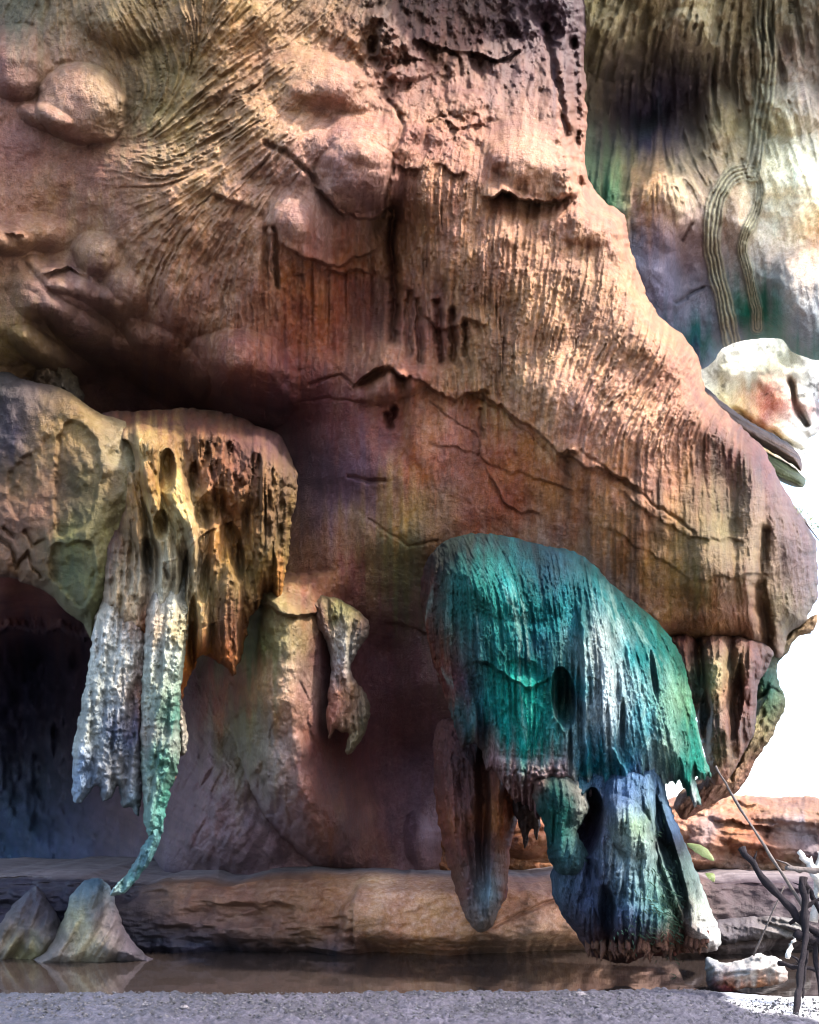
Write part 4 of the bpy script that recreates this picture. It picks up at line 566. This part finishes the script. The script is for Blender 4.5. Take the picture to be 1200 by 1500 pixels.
shore = 9.52 + .16 * fbm(X / 1.3, X * 0 + 3, 3, 3) + .07 * fbm(X / .22, X * 0 + 5, 3, 4) + np.interp(ux, [0, 500, 900, 1040, 1090, 1130, 1200, 1500], [-.10, 0, .22, .25, -.05, -.25, -.3, -.3])
painted_sun_ = lambda X, Y: smooth(0, 26, (U0 + F * X / 9.3 - 1020) * .8 - (V0 + F * CZ / Y - 1452) + 4)
g = 1 - smooth(-.25, .3, Y - shore)
Z = -.16 + .22 * g + .03 * fbm(X / .8, Y / .8, 4, 2) * g
peb = fbm(X / .07, Y / .055, 3, 4); Z += (1 - .8 * painted_sun_(X, Y)) * (.036 * peb + .035 * np.maximum(0, vn(X / .05, Y / .05, 6) - .35) + .02 * np.maximum(0, vn(X / .11, Y / .1, 7) - .5)) * g
c = np.tile(lin((146, 138, 158)) * .22, X.shape + (1,)) * (1 + .35 * fbm(X / .5, Y / .4, 4, 3) + .3 * peb)[..., None]
vy = V0 + F * CZ / Y; painted_sun = smooth(0, 26, (ux - 1020) * .8 - (vy - 1452) * 1.0 + 4 + 30 * fbm(X / .5, Y / .8, 4, 6))
c = c * (1 - painted_sun[..., None]) + lin((238, 232, 230)) * .9 * painted_sun[..., None] * (1 + .1 * peb)[..., None]  # patch of bright sun painted into the sand colour at lower right
c = c * (1 - .45 * (smooth(-.5, -.12, Y - shore) * (1 - painted_sun))[..., None])
tintL = smooth(500, 0, ux)[..., None]; c = c * (1 - tintL * .5) + lin((96, 116, 146)) * .24 * tintL * .5
idx = np.arange(X.size).reshape(X.shape); q = np.stack([idx[:-1, :-1].ravel(), idx[:-1, 1:].ravel(), idx[1:, 1:].ravel(), idx[1:, :-1].ravel()], 1)
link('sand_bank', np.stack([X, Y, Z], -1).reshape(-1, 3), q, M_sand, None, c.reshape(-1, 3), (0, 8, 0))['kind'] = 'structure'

# the pale slab lying in the shallows
formation('pale_slab', [(1034, 1410), (1040, 1402), (1060, 1410), (1085, 1406), (1112, 1398), (1135, 1402), (1150, 1416), (1152, 1436), (1130, 1444), (1095, 1448), (1060, 1452), (1040, 1448), (1034, 1430)], 9.75, .3, 20, [(1042, 1430, (90, 70, 74)), (1060, 1415, (215, 205, 200)), (1100, 1410, (226, 218, 212)), (1130, 1420, (226, 218, 212)), (1090, 1435, (220, 205, 195)), (1080, 1447, (190, 120, 92)), (1120, 1442, (200, 140, 110))], M_stone, 'pale sunlit block of stone lying in the shallows below the mossy foot', 'stone', 6, ang=165, amp=.02, big=.02, jag=3, back=.3, lp=[([(1040, 1440), (1080, 1432), (1120, 1414), (1150, 1408)], .12, 8)], warp=3)
# small pebbles on the sand, each a thing
def pebble(u, D0, s, seed, label):
    r_ = np.random.default_rng(seed); co = []; fc = []; n, m = 9, 6
    for i in range(m + 1):
        ph = math.pi * i / m
        for j in range(n):
            t = 2 * math.pi * j / n; r = s * (1 + .22 * r_.uniform(-1, 1)); co.append((r * math.sin(ph) * math.cos(t) * 1.3, r * math.sin(ph) * math.sin(t), r * math.cos(ph) * .6))
    for i in range(m):
        for j in range(n): fc.append((i * n + j, i * n + (j + 1) % n, (i + 1) * n + (j + 1) % n, (i + 1) * n + j))
    x = (u - U0) / F * D0; cc = np.tile(lin((170, 160, 165)) * .5, (len(co), 1))
    o = link('pebble', np.array(co) + np.array([x, D0, .06]), fc, M_sand, None, cc, (x, D0, .06)); tag(o, label, 'stone', 'pebbles on the sand')
for i, (u, D0, s, lab) in enumerate([(850, 9.25, .045, 'small dark pebble at the shoreline left of the pale slab'), (985, 8.75, .05, 'flattish pebble on the sand under the mossy foot, the larger one'), (1015, 8.55, .035, 'tiny pebble on sand just right of the flattish pebble'), (640, 8.6, .03, 'tiny pebble on the sand near the middle of the frame bottom'), (270, 8.5, .035, 'lone pebble on the bluish sand at lower left')]):
    pebble(u, D0, s, i, lab)

rg = np.random.default_rng(5); base = np.array([(1, 0, 0), (-1, 0, 0), (0, 1, 0), (0, -1, 0), (0, 0, 1), (0, 0, -1)], float); ft = np.array([(0, 2, 4), (2, 1, 4), (1, 3, 4), (3, 0, 4), (2, 0, 5), (1, 2, 5), (3, 1, 5), (0, 3, 5)])
n = 5200; Dg = rg.uniform(7.9, 9.3, n); ug = rg.uniform(-40, 1240, n); sz = .006 + .014 * rg.random(n) ** 4; a_ = rg.uniform(0, 6.28, n)
ok = ~((ug > 1000) & (Dg > 8.9)); Dg, ug, sz, a_ = Dg[ok], ug[ok], sz[ok], a_[ok]; n = len(Dg)
pv = base[None] * (rg.uniform(.6, 1.5, (n, 6, 1)) * sz[:, None, None]); ca, sa = np.cos(a_)[:, None], np.sin(a_)[:, None]
px = pv[..., 0] * ca - pv[..., 1] * sa; py = pv[..., 0] * sa + pv[..., 1] * ca
pv = np.stack([px + ((ug - U0) / F * Dg)[:, None], py + Dg[:, None], pv[..., 2] * .7 + .075], -1).reshape(-1, 3)
gc = np.repeat(lin((150, 145, 150))[None] * rg.uniform(.05, .5, (n, 1)), 6, 0)
link('gravel', pv, (ft[None] + 6 * np.arange(n)[:, None, None]).reshape(-1, 3), M_sand, None, gc, (0, 9, 0), smoothed=False)['kind'] = 'stuff'

# ================================================================== STICKS, LEAVES
def stick(name, pts, r0, r1, mat, label, cat='stick', group='sticks propped at the pool edge', seed=0, sides=8):
    P = [at(*p) for p in pts]; Q = []; rr_ = random.Random(seed)
    for i in range(len(P) - 1):
        for k in range(5):
            t = k / 5; Q.append(P[i].lerp(P[i + 1], t) + Vector((rr_.uniform(-1, 1), rr_.uniform(-1, 1), rr_.uniform(-1, 1))) * r0 * .45)
    Q.append(P[-1]); n = len(Q)
    o = tube(name, Q, [(r0 + (r1 - r0) * i / (n - 1)) * rr_.uniform(.62, .95) for i in range(n)], mat, None, sides, knots=.22, seed=seed + len(label))
    if r0 > .025:
        for j in range(2):                             # a snapped side shoot
            k = rr_.randrange(1, n - 1); d = Vector((rr_.uniform(-1, 1), rr_.uniform(-.4, .4), rr_.uniform(.1, 1))).normalized() * rr_.uniform(.08, .2)
            tube('side_shoot', [Q[k], Q[k] + d * .5 + Vector((.008, 0, .01)), Q[k] + d], [r0 * .4, r0 * .28, r0 * .14], mat, o, 6, knots=.2, seed=j, org=tuple(Q[k]))
    return tag(o, label, cat, group)
stick('long_stick', [(1048, 1122, 9.6), (1085, 1185, 9.5), (1130, 1255, 9.3), (1182, 1338, 9.1)], .013, .022, M_barkl, 'long thin stick slanting from the brown cluster down to the stick pile')
stick('thin_twig', [(1149, 1298, 9.3), (1128, 1345, 9.35), (1104, 1400, 9.5)], .008, .013, M_barkl, 'short thin twig leaning left with its foot in the water')
stick('dark_branch', [(1085, 1241, 8.9), (1125, 1295, 8.8), (1170, 1345, 8.7), (1240, 1405, 8.5)], .04, .05, M_barkd, 'thick dark branch with a pale cut end rising toward upper left')
stick('dark_branch', [(1175, 1285, 8.7), (1182, 1360, 8.6), (1172, 1430, 8.4), (1160, 1498, 8.2)], .045, .035, M_barkd, 'upright dark post standing in the shallows at the right')
stick('dark_branch', [(1150, 1270, 8.8), (1180, 1276, 8.75), (1240, 1274, 8.6)], .035, .04, M_barkl, 'level grey branch resting on the upright post')
stick('dark_branch', [(1165, 1366, 8.65), (1200, 1380, 8.6), (1250, 1410, 8.5)], .06, .05, M_barkd, 'stout dark branch low on the pile, sloping down to the right')
stick('dark_branch', [(1178, 1290, 8.75), (1200, 1330, 8.7), (1235, 1400, 8.6)], .03, .03, M_barkd, 'slim dark branch crossing behind the upright post')
stick('dark_branch', [(1190, 1370, 8.7), (1198, 1420, 8.6), (1204, 1470, 8.4)], .03, .025, M_barkd, 'thin dark prop at the right edge of the frame')
stick('bleached_split_wood', [(1172, 1246, 9.0), (1188, 1268, 9.0), (1204, 1300, 8.95), (1215, 1360, 8.9)], .035, .06, M_pale, 'pale splintered plank leaning in the stick pile, left of two', 'wood', 'bleached wood in the stick pile', 3)
stick('bleached_split_wood', [(1203, 1248, 9.1), (1196, 1290, 9.05), (1192, 1350, 9.0)], .04, .05, M_pale, 'pale weathered stake at the right edge behind the dark branches', 'wood', 'bleached wood in the stick pile', 4)
stick('thin_twig', [(1168, 1338, 8.9), (1186, 1322, 8.9), (1206, 1318, 8.85)], .012, .008, M_barkl, 'short grey twig poking out right of the long stick foot', seed=7)
stick('dark_branch', [(1158, 1352, 8.75), (1180, 1330, 8.7), (1215, 1308, 8.65)], .022, .02, M_barkd, 'dark branch rising to the right edge across the upright post', seed=8)
stick('dark_branch', [(1182, 1392, 8.6), (1180, 1420, 8.55), (1176, 1462, 8.45)], .018, .014, M_barkd, 'thin dark stake in the shallows just right of the upright post', seed=9)
stick('bleached_split_wood', [(1168, 1366, 9.0), (1160, 1384, 9.0), (1153, 1404, 8.95)], .022, .03, M_pale, 'short pale stub of wood low behind the upright post', 'wood', 'bleached wood in the stick pile', 11)
stick('floating_stick', [(1140, 1412, 9.4), (1175, 1418, 9.2), (1230, 1422, 9.0)], .03, .03, M_barkd, 'dark stick lying on the water behind the upright post', seed=5)
def leaf(a, b, wdt, label, seed=0):
    A, B = at(*a), at(*b); d = B - A; s = Vector((d.z, 0, -d.x)).normalized() * wdt; co = []; fc = []; n = 8
    for i in range(n + 1):
        t = i / n; w_ = math.sin(math.pi * min(1, t * .94 + .03)) ** .8 * (1 + .12 * (i % 2)); m = A + d * t + Vector((0, -.04 * math.sin(t * 3.1), .02 * math.sin(t * 3.1)))
        co += [tuple(m + s * w_), tuple(m + Vector((0, -.012, 0))), tuple(m - s * w_)]
    for i in range(n): k = i * 3; fc += [(k, k + 1, k + 4, k + 3), (k + 1, k + 2, k + 5, k + 4)]
    o = link('leaf', np.array(co), fc, M_leaf, None, None, tuple(A)); tag(o, label, 'leaf', 'leaves caught on the mossy stalactite')
leaf((1006, 1236, 10.1), (1046, 1261, 9.95), .05, 'long yellow-green leaf jutting from the right side of the mossy foot')
leaf((1034, 1279, 10.1), (1046, 1292, 10.0), .04, 'small green leaf below the long one on the mossy foot', 2)
# a sprig of leaves at the rim of the overhang
sp = empty('leafy_sprig', at(1185, 770, 12.2), 'small leafy green sprig on the rim of the overhang against white sky', 'plant')
co = []; fc = []
for i in range(90):
    t = rr.random(); u = 1165 + 42 * t + rr.gauss(0, 3); v = 742 + 44 * t + rr.gauss(0, 5) - 4; p = at(u, v, 12.6 + rr.uniform(-.2, .2)); a = Vector((rr.gauss(0, 1), rr.gauss(0, 1), rr.gauss(0, 1))).normalized(); b = a.orthogonal().normalized()
    n = len(co); s = rr.uniform(.02, .045); co += [tuple(p - a * s), tuple(p + b * s * .4), tuple(p + a * s), tuple(p - b * s * .4)]; fc.append((n, n + 1, n + 2, n + 3))
link('foliage', np.array(co), fc, M_leaf, sp)['kind'] = 'stuff'
tube('stem', [at(1163, 748, 12.7), at(1180, 765, 12.65), at(1200, 792, 12.7)], [.012, .01, .008], M_barkl, sp, 6)
